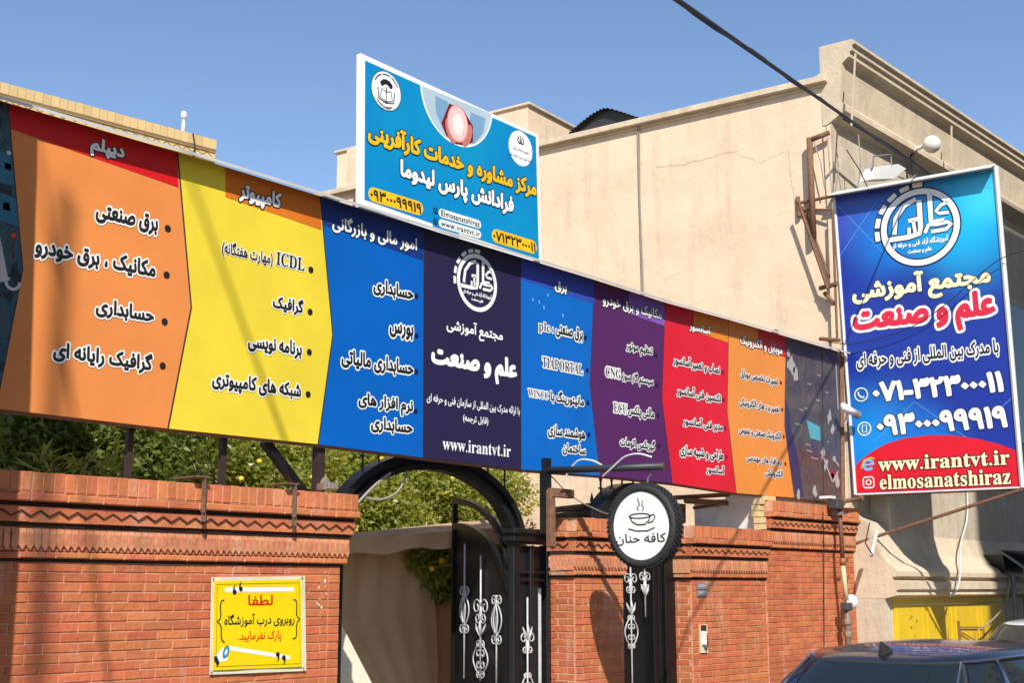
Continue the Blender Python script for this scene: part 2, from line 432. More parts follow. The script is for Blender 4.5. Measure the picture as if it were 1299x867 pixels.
# broken plaster stub where the side parapet meets the cornice
mb = MB()
for k in range(9):
    s = .05 + .045 * k; z = 8.43 + rnd.uniform(0, .05) * (1 if k < 6 else .4)
    mb.slab(SW, s, s + .047, 8.35, z, -.2 + rnd.uniform(0, .05), .03 + rnd.uniform(-.02, .03))
mb.build('broken_plaster', plaster2, B, bevel=.008)
prof = [(7.5, 2.72), (7.44, 2.66), (7.30, 2.60), (7.24, 2.50), (7.19, 2.36), (7.14, 2.22), (7.06, 2.11), (6.97, 2.05), (6.93, 2.0), (6.93, 1.945), (7.0, 1.93), (7.0, 1.90), (6.92, 1.88),
        (6.92, 1.79), (6.96, 1.77), (6.95, 1.72), (7.1, 1.68), (7.62, 1.68), (7.62, 2.72)]
prof = [(y + .0, z) for y, z in prof]
MB().ext([(X0 + .0, y, z) for y, z in prof], (31, 0, 0)).build('base_moulding', trimp, B)
# facade below the moulding: piers and the yellow shop door
for xa, xb in ((X0, 15.1), (18.6, 19.4), (24.5, 24.9), (29.3, 29.7), (34, 46)):
    MB().box((xa, 7.11, 0), (xb, 7.6, 1.677)).build('pier', plaster2, B)
yel = mat('yellow_door_paint', (.74, .50, .012), .5, c2=(.66, .43, .012), vscale=6, dirt=.25, bump=.05)
yrust = mat('rust_stain', (.22, .07, .03), .9, var=.4, vscale=30)
x = 15.11
for k, wd in enumerate((.87, .88, .87, .86)):
    d = MB().box((x, 7.09, .02), (x + wd - .012, 7.13, 1.60)).build('shop_door', yel, B)
    MB().box((x + .05, 7.078, .1), (x + .08, 7.09, 1.55)).build('door_rib', yel, d)
    MB().box((x + wd - .09, 7.078, .1), (x + wd - .06, 7.09, 1.55)).build('door_rib', yel, d)
    mb = MB()
    for q in range(9):
        xx = x + .1 + q * (wd - .2) / 9 + rnd.uniform(0, .05); hh = rnd.choice((.06, .1, .2, .34)) * rnd.uniform(.6, 1)
        mb.flat([(xx, 7.086, .95), (xx + .03, 7.086, .95), (xx + .022, 7.086, .98 + hh * .6), (xx + .014, 7.086, .98 + hh)])
    for q in range(7):
        xx = x + rnd.uniform(.1, wd - .1); zz = rnd.uniform(1.1, 1.5); r = rnd.uniform(.006, .018)
        mb.flat([(xx + r * cos(a), 7.086, zz + r * sin(a)) for a in [k2 * 1.05 for k2 in range(6)]])
    tag(mb.build('rust_streaks', yrust, d, fix=False), kind='stuff')
    x += wd
dd = MB().tube([(16.95, 7.06, 1.30), (17.75, 7.06, 1.28), (17.75, 7.06, 1.0)], .008, 6).tube([(16.97, 7.06, 1.24), (17.8, 7.06, 1.02)], .008, 6).tube([(16.93, 7.07, 1.38), (16.93, 7.07, 1.14)], .022, 6); dd.build('door_bolt', rust, B)
MB().box((15.1, 7.10, 1.605), (18.6, 7.5, 1.679)).build('door_lintel', yel, B)
# dark shop fronts farther on
for xa in (19.42, 24.92, 29.72):
    MB().box((xa, 7.4, 0), (xa + 4.3, 7.45, 1.675)).build('shutter', mat('shutter_grey', (.12, .12, .12), .6), B)
# bays on the first floor: recessed windows with sills, farther along
for xa in (20.0, 24.0, 28.0):
    f = MB().box((xa, 7.42, 3.97), (xa + 2.2, 7.499, 6.4)).build('window', trimp, B)
    MB().box((xa + .12, 7.40, 4.05), (xa + 2.08, 7.419, 6.28)).build('pane', mat('dark_glass', (.02, .025, .03), .08), f)
for xa in (19.0, 23.0, 27.0): MB().box((xa, 7.30, 3.96), (xa + .5, 7.499, 7.75)).build('pilaster', plaster2, B)
# higher roof block behind, seen over the parapet
RB = PL((14.45, 11.9), SW.d)
pts = [RB.at(600, 152), RB.at(657, 126), RB.at(737, 160), RB.at(737, 230), RB.at(560, 230)]
q = [(.0, 0)]
u = thing('roof_block', SW.P(7, 8.42, -1), 'beige plastered stair block rising above the parapet behind the blue top sign', 'building')
s1, z1 = SW.px(657, 127); s2, z2 = SW.px(735, 160); s0, z0 = SW.px(440, 193)
# stair block: walls face the camera side and the street
mb = MB(); mb.slab(SW, s1, s1 + 4.0, 8.42, z1, -2.2, -.28)
mb.build('wall', plaster, u)
MB().slab(SW, s1 - .05, s1 + 4.05, z1 + .003, z1 + .05, -2.25, -.24).build('coping', trimp, u, bevel=.01)
sb, zb = SW.px(441, 190)
u2 = thing('parapet_pier', SW.P(sb, 8.42, -.2), 'short beige parapet pier left of the blue top sign', 'parapet')
MB().slab(SW, sb - .75, sb, 8.42, zb, -.3, .02).build('pier_wall', plaster, u2)
MB().tube([SW.P(sb - .38, zb - .3, .05), SW.P(sb - .05, 7.0, .05)], .05, 6).build('down_pipe', rust, u2)
# corrugated sheet roof between
u = thing('corrugated_roof', SW.P(3.4, 8.42, -.6), 'dark corrugated metal shelter standing on the beige roof', 'roof')
cor = mat('corrugated_metal', (.055, .052, .05), .5, metal=.3, var=.3)
prof = [SW.px(x, y, -.15) for x, y in ((721, 169), (731, 160), (742, 151), (755, 142), (768, 137), (785, 141), (800, 146), (816, 151))]
mb = MB(); P_ = sm([SW.P(s_, z_, -.15) for s_, z_ in prof], 6); vs = []
for k, p in enumerate(P_): vs += [p + Vector((0, 0, .012 * (1 if k % 2 else -1))), p + SW.nor() * -1.9 + Vector((0, 0, .012 * (1 if k % 2 else -1) + .05))]
mb.add(vs, [(2 * k, 2 * k + 1, 2 * k + 3, 2 * k + 2) for k in range(len(P_) - 1)]); mb.build('corrugated_sheet', cor, u, fix=False)
MB().ext([p + SW.nor() * -.1 for p in P_] + [SW.P(prof[-1][0], 8.3, -.25), SW.P(prof[0][0], 8.3, -.25)], SW.nor() * -.02).build('front_sheet', cor, u)
mb = MB().ext([p + SW.nor() * -1.4 for p in P_] + [SW.P(prof[-1][0], 8.3, -1.55), SW.P(prof[0][0], 8.3, -1.55)], SW.nor() * -.03); mb.build('back_sheet', cor, u)

# ------------------------------------------------------------------ cream brick building, top left
cream = mat('cream_brick', (.62, .44, .20), .85, rand=.07, var=.12, vscale=6, bump=.1)
creamj = mat('cream_joint', (.42, .31, .16), .9)
creamd = mat('cream_shadow_joint', (.22, .14, .06), .9)
ang = radians(-4.6)
c0 = Vector((11.33, 16.0)); CB = PL((11.337, 16.0), (-cos(ang), -sin(ang)))     # s runs left from the corner
cr = thing('cream_brick_building', (11.337, 16, 0), 'cream brick house with a zigzag cornice rising behind the orange panel', 'building')
def zt(x, y): return CB.px(x, y)[1]
ztop = (zt(272, 188) + zt(0, 95)) / 2
MB().slab(CB, 0, 9, 0, ztop - .36, -6, 0).build('wall', cream, cr)
for k in range(64):
    if k == 0: bk = MB().slab(CB, .004, .116, ztop - .155, ztop, -.12, .06).build('cornice_brick', cream, cr); bk0 = bk
    else:
        b2 = copyof(bk0, cr); b2.location = CB.dir() * (.12 * k); b2.location.z = random.uniform(-.003, .003)
MB().slab(CB, .0, 9, ztop - .2, ztop - .012, -1, .052).build('cornice_core', creamj, cr)
MB().slab(CB, -.0, 9, ztop - .185, ztop - .165, -.5, .056).build('cornice_course', creamd, cr)
MB().slab(CB, -.0, 9, ztop - .33, ztop - .2, -.5, .03).build('cornice_band', cream, cr)
mb = MB(); stroke(mb, CB, [(.06 + .085 * k, ztop - .245 + (.028 if k % 2 else -.028)) for k in range(90)], .014, .034); mb.build('zigzag_joint', creamd, cr, fix=False)
MB().slab(CB, .0, 9, ztop - .36, ztop - .331, -.5, .045).build('cornice_ledge', creamd, cr)
a = CB.px(236, 176)
v = thing('vent_pipe', CB.P(a[0], ztop, -.1), 'small white capped vent pipe on the cream brick roof', 'vent pipe')
MB().lathe([(.03, 0), (.03, .2), (.018, .21), (.018, .26), (.042, .27), (.048, .31), (.036, .37), (0, .39)], CB.P(a[0], ztop, -.1), seg=12).build('vent_pipe_body', whitepaint, v, smooth=True)
o = MB().tube([CB.P(.42, ztop + .0, .075), CB.P(.38, ztop - .2, .08), CB.P(.43, ztop - .6, .07)], .012, 5).build('roof_cable', cable); tag(o, 'thin black cable hanging down the corner of the cream brick cornice', 'cable')

# building on the far side of the street, it shades the right end of the facade
ob = thing('street_house', (7.95, -5, 0), 'tall plain house across the street with rows of windows', 'building')
MB().box((7.75, -16, 0), (40, -4.6, 21)).build('wall', plaster2, ob)
gl = mat('dark_glass', (.02, .025, .03), .08)
w0 = MB().box((9, -4.62, 1.2), (10.4, -4.56, 2.8)).build('window', gl, ob)
for i in range(8):
    for j in range(6):
        if i or j: c = copyof(w0, ob); c.location = (i * 3.4, 0, j * 3.2)
nb = thing('neighbour_wall', (3.1, 7.4, 0), 'tall brick wing wall at the left end of the brick wall', 'wall')
shadebrick = mat('brick_plain', (.42, .14, .06), .8, var=.2, vscale=5)
MB().ext([(2.75, 7.45, 0), (2.75, 6.35, 0), (2.75, 6.35, 4.2), (2.75, 6.47, 6.4), (2.75, 7.45, 6.4)], (.28, 0, 0)).build('wall', shadebrick, nb)  # tapered wall out of view, added to cast the left shadow band

# ------------------------------------------------------------------ brick walls
brick_m = mat('red_brick', (.53, .152, .055), .8, c2=(.42, .112, .042), vscale=6, rand=.13, bump=.4, bscale=30, dirt=.25, lime=.5)
trim_m = mat('red_trim_brick', (.56, .178, .068), .8, c2=(.46, .135, .05), vscale=7, rand=.12, bump=.35, bscale=30, dirt=.3, lime=.45)
dent_m = mat('dentil_brick', (.62, .27, .14), .8, c2=(.50, .19, .09), vscale=12, rand=.14, bump=.3, bscale=30, dirt=.25, lime=.5)
mortar = mat('mortar', (.70, .39, .235), .95, c2=(.46, .215, .115), vscale=8, bump=.4, bscale=50)
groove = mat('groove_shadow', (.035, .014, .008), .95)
efflo = mat('white_lime_stain', (.74, .62, .46), .95, var=.3, vscale=25)
CH, BL = .0613, .2315
PROTO = {}
def unit_brick(kind, size, m, bev=.0035):
    """brick mesh centred on its own origin, front at -y"""
    if kind in PROTO: return PROTO[kind]
    sx, sy, sz = size; mb = MB().box((-sx / 2, 0, -sz / 2), (sx / 2, sy, sz / 2)); me = mb.mesh(kind)
    bm = bmesh.new(); bm.from_mesh(me); bmesh.ops.recalc_face_normals(bm, faces=bm.faces)
    fr = [e for e in bm.edges if all(v.co.y < 1e-5 for v in e.verts)]
    bmesh.ops.bevel(bm, geom=fr, offset=bev, segments=1, affect='EDGES'); bm.to_mesh(me); bm.free()
    me.materials.append(m); PROTO[kind] = me; return me
def put(name, me, parent, pl, s, z, off, jit=.0):
    o = bpy.data.objects.new(name, me); COL.objects.link(o); o.parent = parent
    o.location = pl.P(s, z, off) - org(parent)
    r = atan2(pl.d[1], pl.d[0])
    if pl.P(0, 0, 1).x * 0 + (Vector((sin(r), -cos(r), 0)).dot(pl.nor())) < 0: r += pi
    o.rotation_euler = (random.uniform(-jit, jit), random.uniform(-jit, jit) * .6, r + random.uniform(-jit, jit))
    return o
def brickwork(root, pl, s0, s1, zt, rows, phase=0, header=False, skip=None, low=0.13):
    """courses downward from zt; the rows below go into one part"""
    end = s1
    if header: end = s1 - .115
    for r in range(rows):
        zc = zt - CH * (r + .5); x = s0 - (BL * .5 if (r + phase) % 2 else BL * random.choice((0, .02, -.02)))
        while x < end - .02:
            a, b = max(x, s0), min(x + BL, end); wd = b - a - .0068
            if wd > .03:
                q = round(wd / .02) * .02 if wd < BL - .02 else BL - .008
                me = unit_brick('brick_%d_%s' % (round(q * 1000), 'r'), (q, .05, CH - .0080), brick_m)
                if not (skip and skip((a + b) / 2, zc)):
                    put('brick', me, root, pl, (a + b) / 2, zc + random.uniform(-.0008, .0008), .004 + random.uniform(-.0012, .0018), .006)
            x += BL
        if header:
            me = unit_brick('brick_head', (.107, .05, CH - .0080), brick_m)
            put('brick', me, root, pl, s1 - .057, zc, .004 + random.uniform(-.001, .002), .005)
    mb = MB(); z = zt - CH * rows; r = rows
    while z > low + CH:
        x = s0 - (BL * .5 if r % 2 else 0)
        while x < s1 - .02:
            a, b = max(x, s0), min(x + BL, s1)
            if b - a > .04: mb.slab(pl, a + .004, b - .004, z - CH + .005, z - .004, -.04, .004)
            x += BL
        z -= CH; r += 1
    if mb.v: tag(mb.build('lower_bricks', brick_m, root, fix=True), kind='stuff')
    MB().slab(pl, s0, s1, low - .13, zt, -.24, -.0035).build('mortar_bed', mortar, root)
def tiers(root, pl, s0, s1, zt, parts=True, e0=0., e1=0., k=1.):
    """corbelled brick cap: soldier course, ledge, zigzag band, dentils, ledge; e0/e1 how far ends step out"""
    P = .098
    def se(f): return s0 - e0 * f, s1 + e1 * f
    # soldiers
    a, b = se(1.0); n = max(1, round((b - a) / .0735)); wd = (b - a) / n
    MB().slab(pl, a + .002, b - .002, zt - .128, zt - .008, -.24, P - .006).build('soldier_bed', mortar, root)
    if parts:
        for i in range(n):
            q = round((wd - .007) * 500) / 500
            put('soldier_brick', unit_brick('sold_%d' % round(q * 1000), (q, .06, .118), trim_m), root, pl, a + wd * (i + .5), zt - .062 + random.uniform(-.0015, .0015), P + random.uniform(-.002, .003), .01)
    else:
        mb = MB()
        for i in range(n): mb.slab(pl, a + wd * i + .004, a + wd * (i + 1) - .004, zt - .122, zt, -.1, P + random.uniform(-.002, .003))
        tag(mb.build('soldier_bricks', trim_m, root), kind='stuff')
    # ledge under the soldiers, rounded stretchers
    def course(z0, z1, off, f, name, lgt=.24, back=-.24):
        a, b = se(f); n = max(1, round((b - a) / lgt)); w_ = (b - a) / n
        for i in range(n):
            q = round((w_ - .004) * 250) / 250
            me = unit_brick('%s_%d_%d' % (name, round(q * 1000), round((z1 - z0) * 1000)), (q, .12, z1 - z0 - .002), trim_m, .008 if 'ledge' in name else .003)
            put(name, me, root, pl, a + w_ * (i + .5), (z0 + z1) / 2 + random.uniform(-.0012, .0012), off + random.uniform(-.002, .003), .006)
        MB().slab(pl, a + .003, b - .003, z0 + .004, z1 - .004, back, off - .008).build('bed', mortar, root)
    course(zt - .182, zt - .131, P + .022, 1.05, 'ledge_brick')
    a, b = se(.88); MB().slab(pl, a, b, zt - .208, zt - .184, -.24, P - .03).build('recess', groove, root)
    course(zt - .306, zt - .208, P - .028, .82, 'band_brick', .36)
    # zigzag: saw-tooth plate over the band with a dark line drawn along its teeth for the gap's shadow
    a, b = se(.8); n = max(2, round((b - a) / .062)); w_ = (b - a) / n
    zz = [(a + w_ * i, zt - .252 + (.022 if i % 2 else -.014)) for i in range(n + 1)]
    mb = MB(); mb.cm = 0
    for i in range(n):
        (sa, za), (sb, zb) = zz[i], zz[i + 1]
        vs = [pl.P(sa, zt - .210, P - .018), pl.P(sb, zt - .210, P - .018), pl.P(sb, zb, P - .018), pl.P(sa, za, P - .018), pl.P(sb, zb, P - .034), pl.P(sa, za, P - .034)]
        mb.add(vs, [(0, 1, 2, 3), (3, 2, 4, 5)])
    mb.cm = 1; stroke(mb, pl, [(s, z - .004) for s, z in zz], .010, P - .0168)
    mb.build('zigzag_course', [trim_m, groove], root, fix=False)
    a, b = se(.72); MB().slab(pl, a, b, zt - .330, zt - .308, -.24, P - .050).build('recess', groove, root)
    # dentils: pointed little bricks set on the slant
    a, b = se(.62); n = max(2, round((b - a) / .0505)); w_ = (b - a) / n; od = P - .062
    MB().slab(pl, a, b, zt - .476, zt - .331, -.24, od - .012).build('dentil_bed', dent_m, root)
    if 'dentil' not in PROTO:
        x1 = .046; z0_, z1_ = -.070, .068
        vs = [(-x1 / 2, 0, z1_), (x1 / 2, 0, z1_), (x1 / 2, -.004, z1_ - .03), (x1 / 2, -.008, z0_ + .035), (0, -.014, z0_), (-x1 / 2, -.016, z0_ + .03), (-x1 / 2, -.022, z1_ - .035),
              (-x1 / 2, .03, z1_), (x1 / 2, .03, z1_), (x1 / 2, .03, z0_ + .035), (0, .03, z0_), (-x1 / 2, .03, z0_ + .03)]
        fs = [(0, 6, 2, 1), (6, 5, 3, 2), (5, 4, 3), (1, 2, 8), (2, 3, 9, 8), (3, 4, 10, 9), (4, 5, 11, 10), (5, 6, 7, 11), (6, 0, 7)]
        m_ = MB().add(vs, fs).mesh('dentil'); m_.materials.append(dent_m); PROTO['dentil'] = m_
        bm = bmesh.new(); bm.from_mesh(m_); bmesh.ops.recalc_face_normals(bm, faces=bm.faces); bm.to_mesh(m_); bm.free()
    if parts:
        for i in range(n): put('dentil', PROTO['dentil'], root, pl, a + w_ * (i + .5), zt - .404 + random.uniform(-.0015, .0015), od, .01)
    else:
        mb = MB(); base = [v.co.copy() for v in PROTO['dentil'].vertices]; fs = [tuple(p.vertices) for p in PROTO['dentil'].polygons]; sg = 1
        for i in range(n): mb.add([pl.P(a + w_ * (i + .5) + v.x, zt - .404 + v.z, od - v.y) for v in base], fs)
        tag(mb.build('dentils', dent_m, root), kind='stuff')
    course(zt - .522, zt - .480, P - .058, .52, 'ledge_brick_low')
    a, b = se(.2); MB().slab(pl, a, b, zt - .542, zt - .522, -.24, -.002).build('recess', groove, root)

WY = 7.5
def wall_thing(loc, label): return thing('brick_wall', loc, label, 'wall', 'red brick garden walls with corbelled caps')
WL = PL((3.3, WY), (1, 0))
def sx(x, y=740): return WL.px(x, y)[0]
wl = wall_thing((3.3, WY, 0), 'long red brick wall left of the gate carrying the yellow poster')
ZL = 2.50
brickwork(wl, WL, 0, sx(431), ZL - .542, 15, header=True)
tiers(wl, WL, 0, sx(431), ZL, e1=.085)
# pier between the gates
XA, XB = 9.43, 10.17
wp = wall_thing((XA, WY, 0), 'narrow red brick pier between the arched gate and the small black door')
FP = PL((XA, WY), (1, 0)); RP = PL((XA, WY + .31), (0, -1))
brickwork(wp, FP, 0, XB - XA, 2.44 - .542, 17); brickwork(wp, RP, 0, .306, 2.44 - .542, 17, phase=1)
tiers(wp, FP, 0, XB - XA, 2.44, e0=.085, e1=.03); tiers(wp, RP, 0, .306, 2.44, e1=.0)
XC, XD, XE = 11.33, 12.80, 14.95
wr = wall_thing((XC, WY, 0), 'low red brick wall right of the small door with the intercom on it')
FR = PL((XC, WY), (1, 0)); RR = PL((XC, WY + .27), (0, -1))
brickwork(wr, FR, 0, XD - XC, 2.43 - .542, 17, skip=lambda s, z: False); brickwork(wr, RR, 0, .268, 2.43 - .542, 17, phase=1)
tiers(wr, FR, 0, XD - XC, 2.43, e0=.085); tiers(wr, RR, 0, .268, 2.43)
wt = wall_thing((XD, WY, 0), 'taller red brick wall section behind the rusty gas pipe')
FT = PL((XD, WY - .012), (1, 0))
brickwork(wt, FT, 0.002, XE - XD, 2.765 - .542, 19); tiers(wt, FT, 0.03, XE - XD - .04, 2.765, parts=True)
white_pl = mat('white_plaster', (.78, .74, .66), .9, var=.15, vscale=5, bump=.3, dirt=.15)
mb = MB(); mb.box((XD - .0, WY + .03, 2.40), (XD + .1, WY + .9, 2.80)); mb.build('plaster_return', white_pl, wt)
yb = mat('yellow_brick', (.66, .50, .25), .85, rand=.1, var=.15)
for z in (2.44, 2.51, 2.58, 2.65, 2.72):
    o = unit_brick('yellow_end', (.1, .1, .062), yb); put('end_brick', o, wt, FT, -.045 + random.uniform(-.01, .01), z + .03, random.uniform(.0, .03), .04)
for r_ in range(1):
    put('top_brick', unit_brick('yellow_end2', (.21, .1, .05), yb), wt, FT, .12 + .22 * r_, 2.79, random.uniform(.02, .05), .02)
# lime stains on the brick faces
def splash(root, pl, x, y, n, spread, r):
    mb = MB(); s, z = pl.px(x, y)
    for _ in range(n):
        a, b = s + random.gauss(0, spread), z + random.gauss(0, spread * 1.3); q = r * random.uniform(.3, 1); k = random.randint(5, 8)
        mb.flat([pl.P(a + q * random.uniform(.5, 1) * cos(t * 6.283 / k), b + 1.5 * q * random.uniform(.5, 1) * sin(t * 6.283 / k), .0085) for t in range(k)])
    mb.build('lime_stain', efflo, root, fix=False)
splash(wp, FP, 752, 770, 7, .05, .013); splash(wp, FP, 748, 810, 5, .06, .013); splash(wr, FR, 963, 745, 5, .08, .012)
splash(wr, FR, 925, 815, 3, .03, .012); splash(wl, WL, 409, 740, 5, .03, .016); splash(wl, WL, 404, 765, 4, .02, .018); splash(wt, FT, 1030, 788, 6, .15, .009); splash(wt, FT, 1072, 740, 12, .07, .014)

# ------------------------------------------------------------------ the long course banner
BN = PL((3.0, WY), (1, 0))
top = [(-40, 117), (0, 127.5), (226, 193), (407, 249), (537, 289), (685, 334), (754, 355), (844, 384), (925, 406), (997, 427), (1066, 447)]
bot = [(-40, 513), (0, 519), (213, 544), (404, 564), (537, 581), (661, 596), (761, 604), (853, 613.5), (934, 626), (1007.5, 632), (1067, 640)]
def interp(pts, x):
    for (a, b), (c, d) in zip(pts, pts[1:]):
        if x <= c: return b + (d - b) * (x - a) / (c - a)
    return pts[-1][1]
bn = thing('banner', BN.at(560, 600), 'long printed banner with orange, yellow, blue, navy, purple and red panels above the walls', 'banner')
black = mat('print_black', (.012, .011, .012), .45); white = mat('print_white', (.80, .80, .78), .45)
C = {
 'orange': vinyl('orange', (222, 136, 72)), 'yellow': vinyl('yellow', (226, 200, 58)), 'blue': vinyl('blue', (0, 92, 178)),
 'navy': vinyl('navy', (40, 34, 68)), 'blue2': vinyl('blue_mid', (8, 100, 186)), 'purple': vinyl('purple', (84, 38, 92)),
 'red': vinyl('red', (214, 30, 50)), 'orange2': vinyl('orange_light', (226, 140, 62)),
 'redbar': vinyl('red_bar', (206, 24, 30)), 'brownbar': vinyl('orange_bar', (206, 112, 34)), 'lilac': vinyl('lilac_bar', (128, 88, 176)),
 'violet': vinyl('violet_bar', (52, 72, 168)), 'goldbar': vinyl('gold_bar', (220, 130, 36)), 'navybar': vinyl('navy_bar', (22, 52, 120))}
def collage(name, base, spots, sc=7.):
    m = bpy.data.materials.new('print_' + name); m.use_nodes = True; N = m.node_tree.nodes; L = m.node_tree.links
    b = N['Principled BSDF']; b.inputs['Roughness'].default_value = .28; g = N.new('ShaderNodeNewGeometry')
    mp = N.new('ShaderNodeMapping'); mp.inputs['Rotation'].default_value = (0, .5, 0); mp.inputs['Scale'].default_value = (1.6, 1, .8); L.new(g.outputs['Position'], mp.inputs[0])
    n = N.new('ShaderNodeTexNoise'); n.inputs['Scale'].default_value = sc; n.inputs['Detail'].default_value = 9; n.inputs['Roughness'].default_value = .68; n.inputs['Distortion'].default_value = 1.2
    L.new(mp.outputs[0], n.inputs['Vector']); r = N.new('ShaderNodeValToRGB'); L.new(n.outputs[0], r.inputs[0])
    e = r.color_ramp.elements; e[0].position = spots[0][0]; e[0].color = (*lin(spots[0][1]), 1); e[1].position = spots[-1][0]; e[1].color = (*lin(spots[-1][1]), 1)
    for p, c in spots[1:-1]: q = e.new(p); q.color = (*lin(c), 1)
    L.new(r.outputs[0], b.inputs['Base Color']); return m
darkL = collage('machine_photo', 0, [(.30, (10, 16, 22)), (.45, (26, 44, 54)), (.53, (34, 88, 104)), (.60, (70, 74, 80)), (.70, (18, 24, 30))], 4)
darkR = collage('workshop_photo', 0, [(.30, (52, 44, 42)), (.47, (84, 74, 68)), (.57, (66, 58, 60)), (.66, (60, 60, 96)), (.72, (190, 188, 186))], 5)
BND = [[(-40, 0)] * 3,
       [(10, 0), (29, 342), (-5, 0)], [(225, 0), (242.5, 390), (213, 0)], [(406, 0), (422, 425), (403.5, 0)], [(537.5, 0), (537, 430), (536.5, 0)],
       [(660.3, 0), (660.5, 460), (661, 0)], [(754, 0), (748, 489), (761, 0)], [(844, 0), (839.6, 506), (853, 0)], [(924.5, 0), (922.5, 523), (934, 0)],
       [(997, 0), (995, 540), (1007.5, 0)], [(1064, 0), (1065.5, 540), (1067, 0)]]
names = ['machine', 'orange', 'yellow', 'blue', 'navy', 'blue2', 'purple', 'red', 'orange2', 'workshop']
def bpt(i, k):
    x, y = BND[i][k]
    if k == 0: return (x, interp(top, x))
    if k == 2: return (x, interp(bot, x))
    return (x, y if y else 330)
lab = {'machine': 'dark machinery photograph panel', 'orange': 'orange course panel', 'yellow': 'yellow course panel', 'blue': 'blue course panel', 'navy': 'navy panel with round emblem', 'blue2': 'blue electrical course panel', 'purple': 'purple course panel', 'red': 'red course panel', 'orange2': 'light orange course panel', 'workshop': 'dark workshop photograph panel'}
PAN = {}
for i, nm in enumerate(names):
    a, b = i, i + 1; x0, x1 = BND[a][0][0], BND[b][0][0]; y0, y1 = BND[a][2][0], BND[b][2][0]
    out = [bpt(a, 0)] + [p for p in top if x0 + 1 < p[0] < x1 - 1] + [bpt(b, 0), bpt(b, 1), bpt(b, 2)] + [p for p in reversed(bot) if y0 + 1 < p[0] < y1 - 1] + [bpt(a, 2), bpt(a, 1)]
    m = {'machine': darkL, 'workshop': darkR}.get(nm) or C[nm]
    PAN[nm] = MB().ext([BN.at(*p) for p in out], (0, .02, 0)).build('panel', m, bn, label=lab[nm])
def bar(pxs, m, parent, off=.0015, pl=BN, name='title_bar'):
    return MB().flat([pl.at(*p, off) for p in pxs]).build(name, m, parent, fix=False)
def onb(x0, x1, dy0, dy1):   # strip hugging the top edge
    return [(x0, interp(top, x0) + .5), (x1, interp(top, x1) + .5), (x1, interp(top, x1) + dy1), (x0, interp(top, x0) + dy0)]
bar([(10.5, 131.5), (224.5, 193.2), (226.5, 238), (12.5, 163)], C['redbar'], PAN['orange'])
bar([(286, 212.5), (405.5, 249.5), (408, 292), (286, 250)], C['brownbar'], PAN['yellow'])
bar([(408, 250.5), (536.8, 290), (537, 331), (409.5, 285)], C['navybar'], PAN['blue'])
bar([(661, 327.5), (753.5, 355.5), (754.5, 386), (661, 354)], C['violet'], PAN['blue2'])
bar([(798, 370.5), (843.2, 384.5), (843.5, 414), (798, 398)], C['lilac'], PAN['purple'])
bar([(880, 395.8), (924, 406.5), (923.8, 435), (880, 420)], C['goldbar'], PAN['red'])
bar([(962, 418), (996.5, 427.3), (996.8, 454), (962, 442)], C['redbar'], PAN['orange2'])
# dark seams between panels, machine photo details
seam = mat('seam', (.03, .025, .03), .6)
for i in range(1, 10):
    mb = MB(); P3 = [BN.px(*bpt(i, k)) for k in range(3)]; stroke(mb, BN, P3, .013 if i in (2, 3) else .006, .0022); mb.build('panel_seam', seam, bn, fix=False)
def blob(pxs, m, parent, off=.0022, pl=BN, name='printed_shape'): return MB().flat([pl.at(*p, off) for p in pxs]).build(name, m, parent, fix=False)
paper = vinyl('paper', (198, 196, 192)); steelb = vinyl('steel_blue', (48, 112, 138)); dk = vinyl('machine_dark', (16, 24, 32)); knob = vinyl('knob', (214, 74, 40)); teal = vinyl('glass_teal', (84, 160, 178))
blob([(0, 300), (10, 352), (13, 352), (12, 356), (0, 358)], paper, PAN['machine']); blob([(0, 192), (14, 198), (18, 236), (0, 232)], steelb, PAN['machine'])
blob([(0, 244), (20, 252), (24, 288), (0, 280)], steelb, PAN['machine']); blob([(4, 256), (12, 258), (13, 268), (4, 266)], dk, PAN['machine']); blob([(6, 206), (14, 208), (14, 216), (6, 214)], dk, PAN['machine'])
disc(BN, 17, 299, 3.4, PAN['machine'], knob, .003, 'printed_shape'); disc(BN, 11, 194, 3, PAN['machine'], paper, .003, 'printed_shape')
mb = MB(); s, z = BN.px(16, 358); ringm(mb, BN, s, z, .035, .055, 2.6, 6.4, .003); mb.build('printed_shape', paper, PAN['machine'], fix=False)
blob([(1023, 533), (1040, 542), (1041, 560), (1028, 556)], teal, PAN['workshop']); 
glare = vinyl('glare_white', (168, 164, 162), rough=.3); bluedk = vinyl('shade_blue', (50, 50, 92)); reds = vinyl('cloth_red', (170, 34, 50))
blob([(996.5, 505), (1001, 520), (1004, 545), (1014, 590), (1020, 631), (1009, 630), (998, 560)], bluedk, PAN['workshop'], .0018)
for x, y, w_ in ((1009, 537, 8), (1020, 517, 4), (1014, 519, 5), (1024, 486, 5), (1037, 475, 4), (1035, 507, 5), (1022, 563, 6), (1023, 571, 7), (1029, 580, 9), (1047, 497, 4), (1049, 560, 3)):
    blob([(x, y), (x + w_, y + .28 * w_), (x + w_, y + .28 * w_ + 1.3), (x, y + 1.2)], glare, PAN['workshop'], .003)
rg = random.Random(5)
for x, y, q in ((1004, 462, 8), (1009, 478, 7), (1000, 448, 5), (1052, 530, 6), (1056, 545, 4), (1044, 576, 5), (1048, 590, 5), (1055, 605, 4), (1062, 610, 6), (1013, 628, 4), (1034, 624, 5), (1058, 583, 4)):
    n = 9; blob([(x + q * rg.uniform(.3, .8) * cos(6.283 * k / n), y + 2 * q * rg.uniform(.3, 1) * sin(6.283 * k / n)) for k in range(n)], glare, PAN['workshop'], .003)
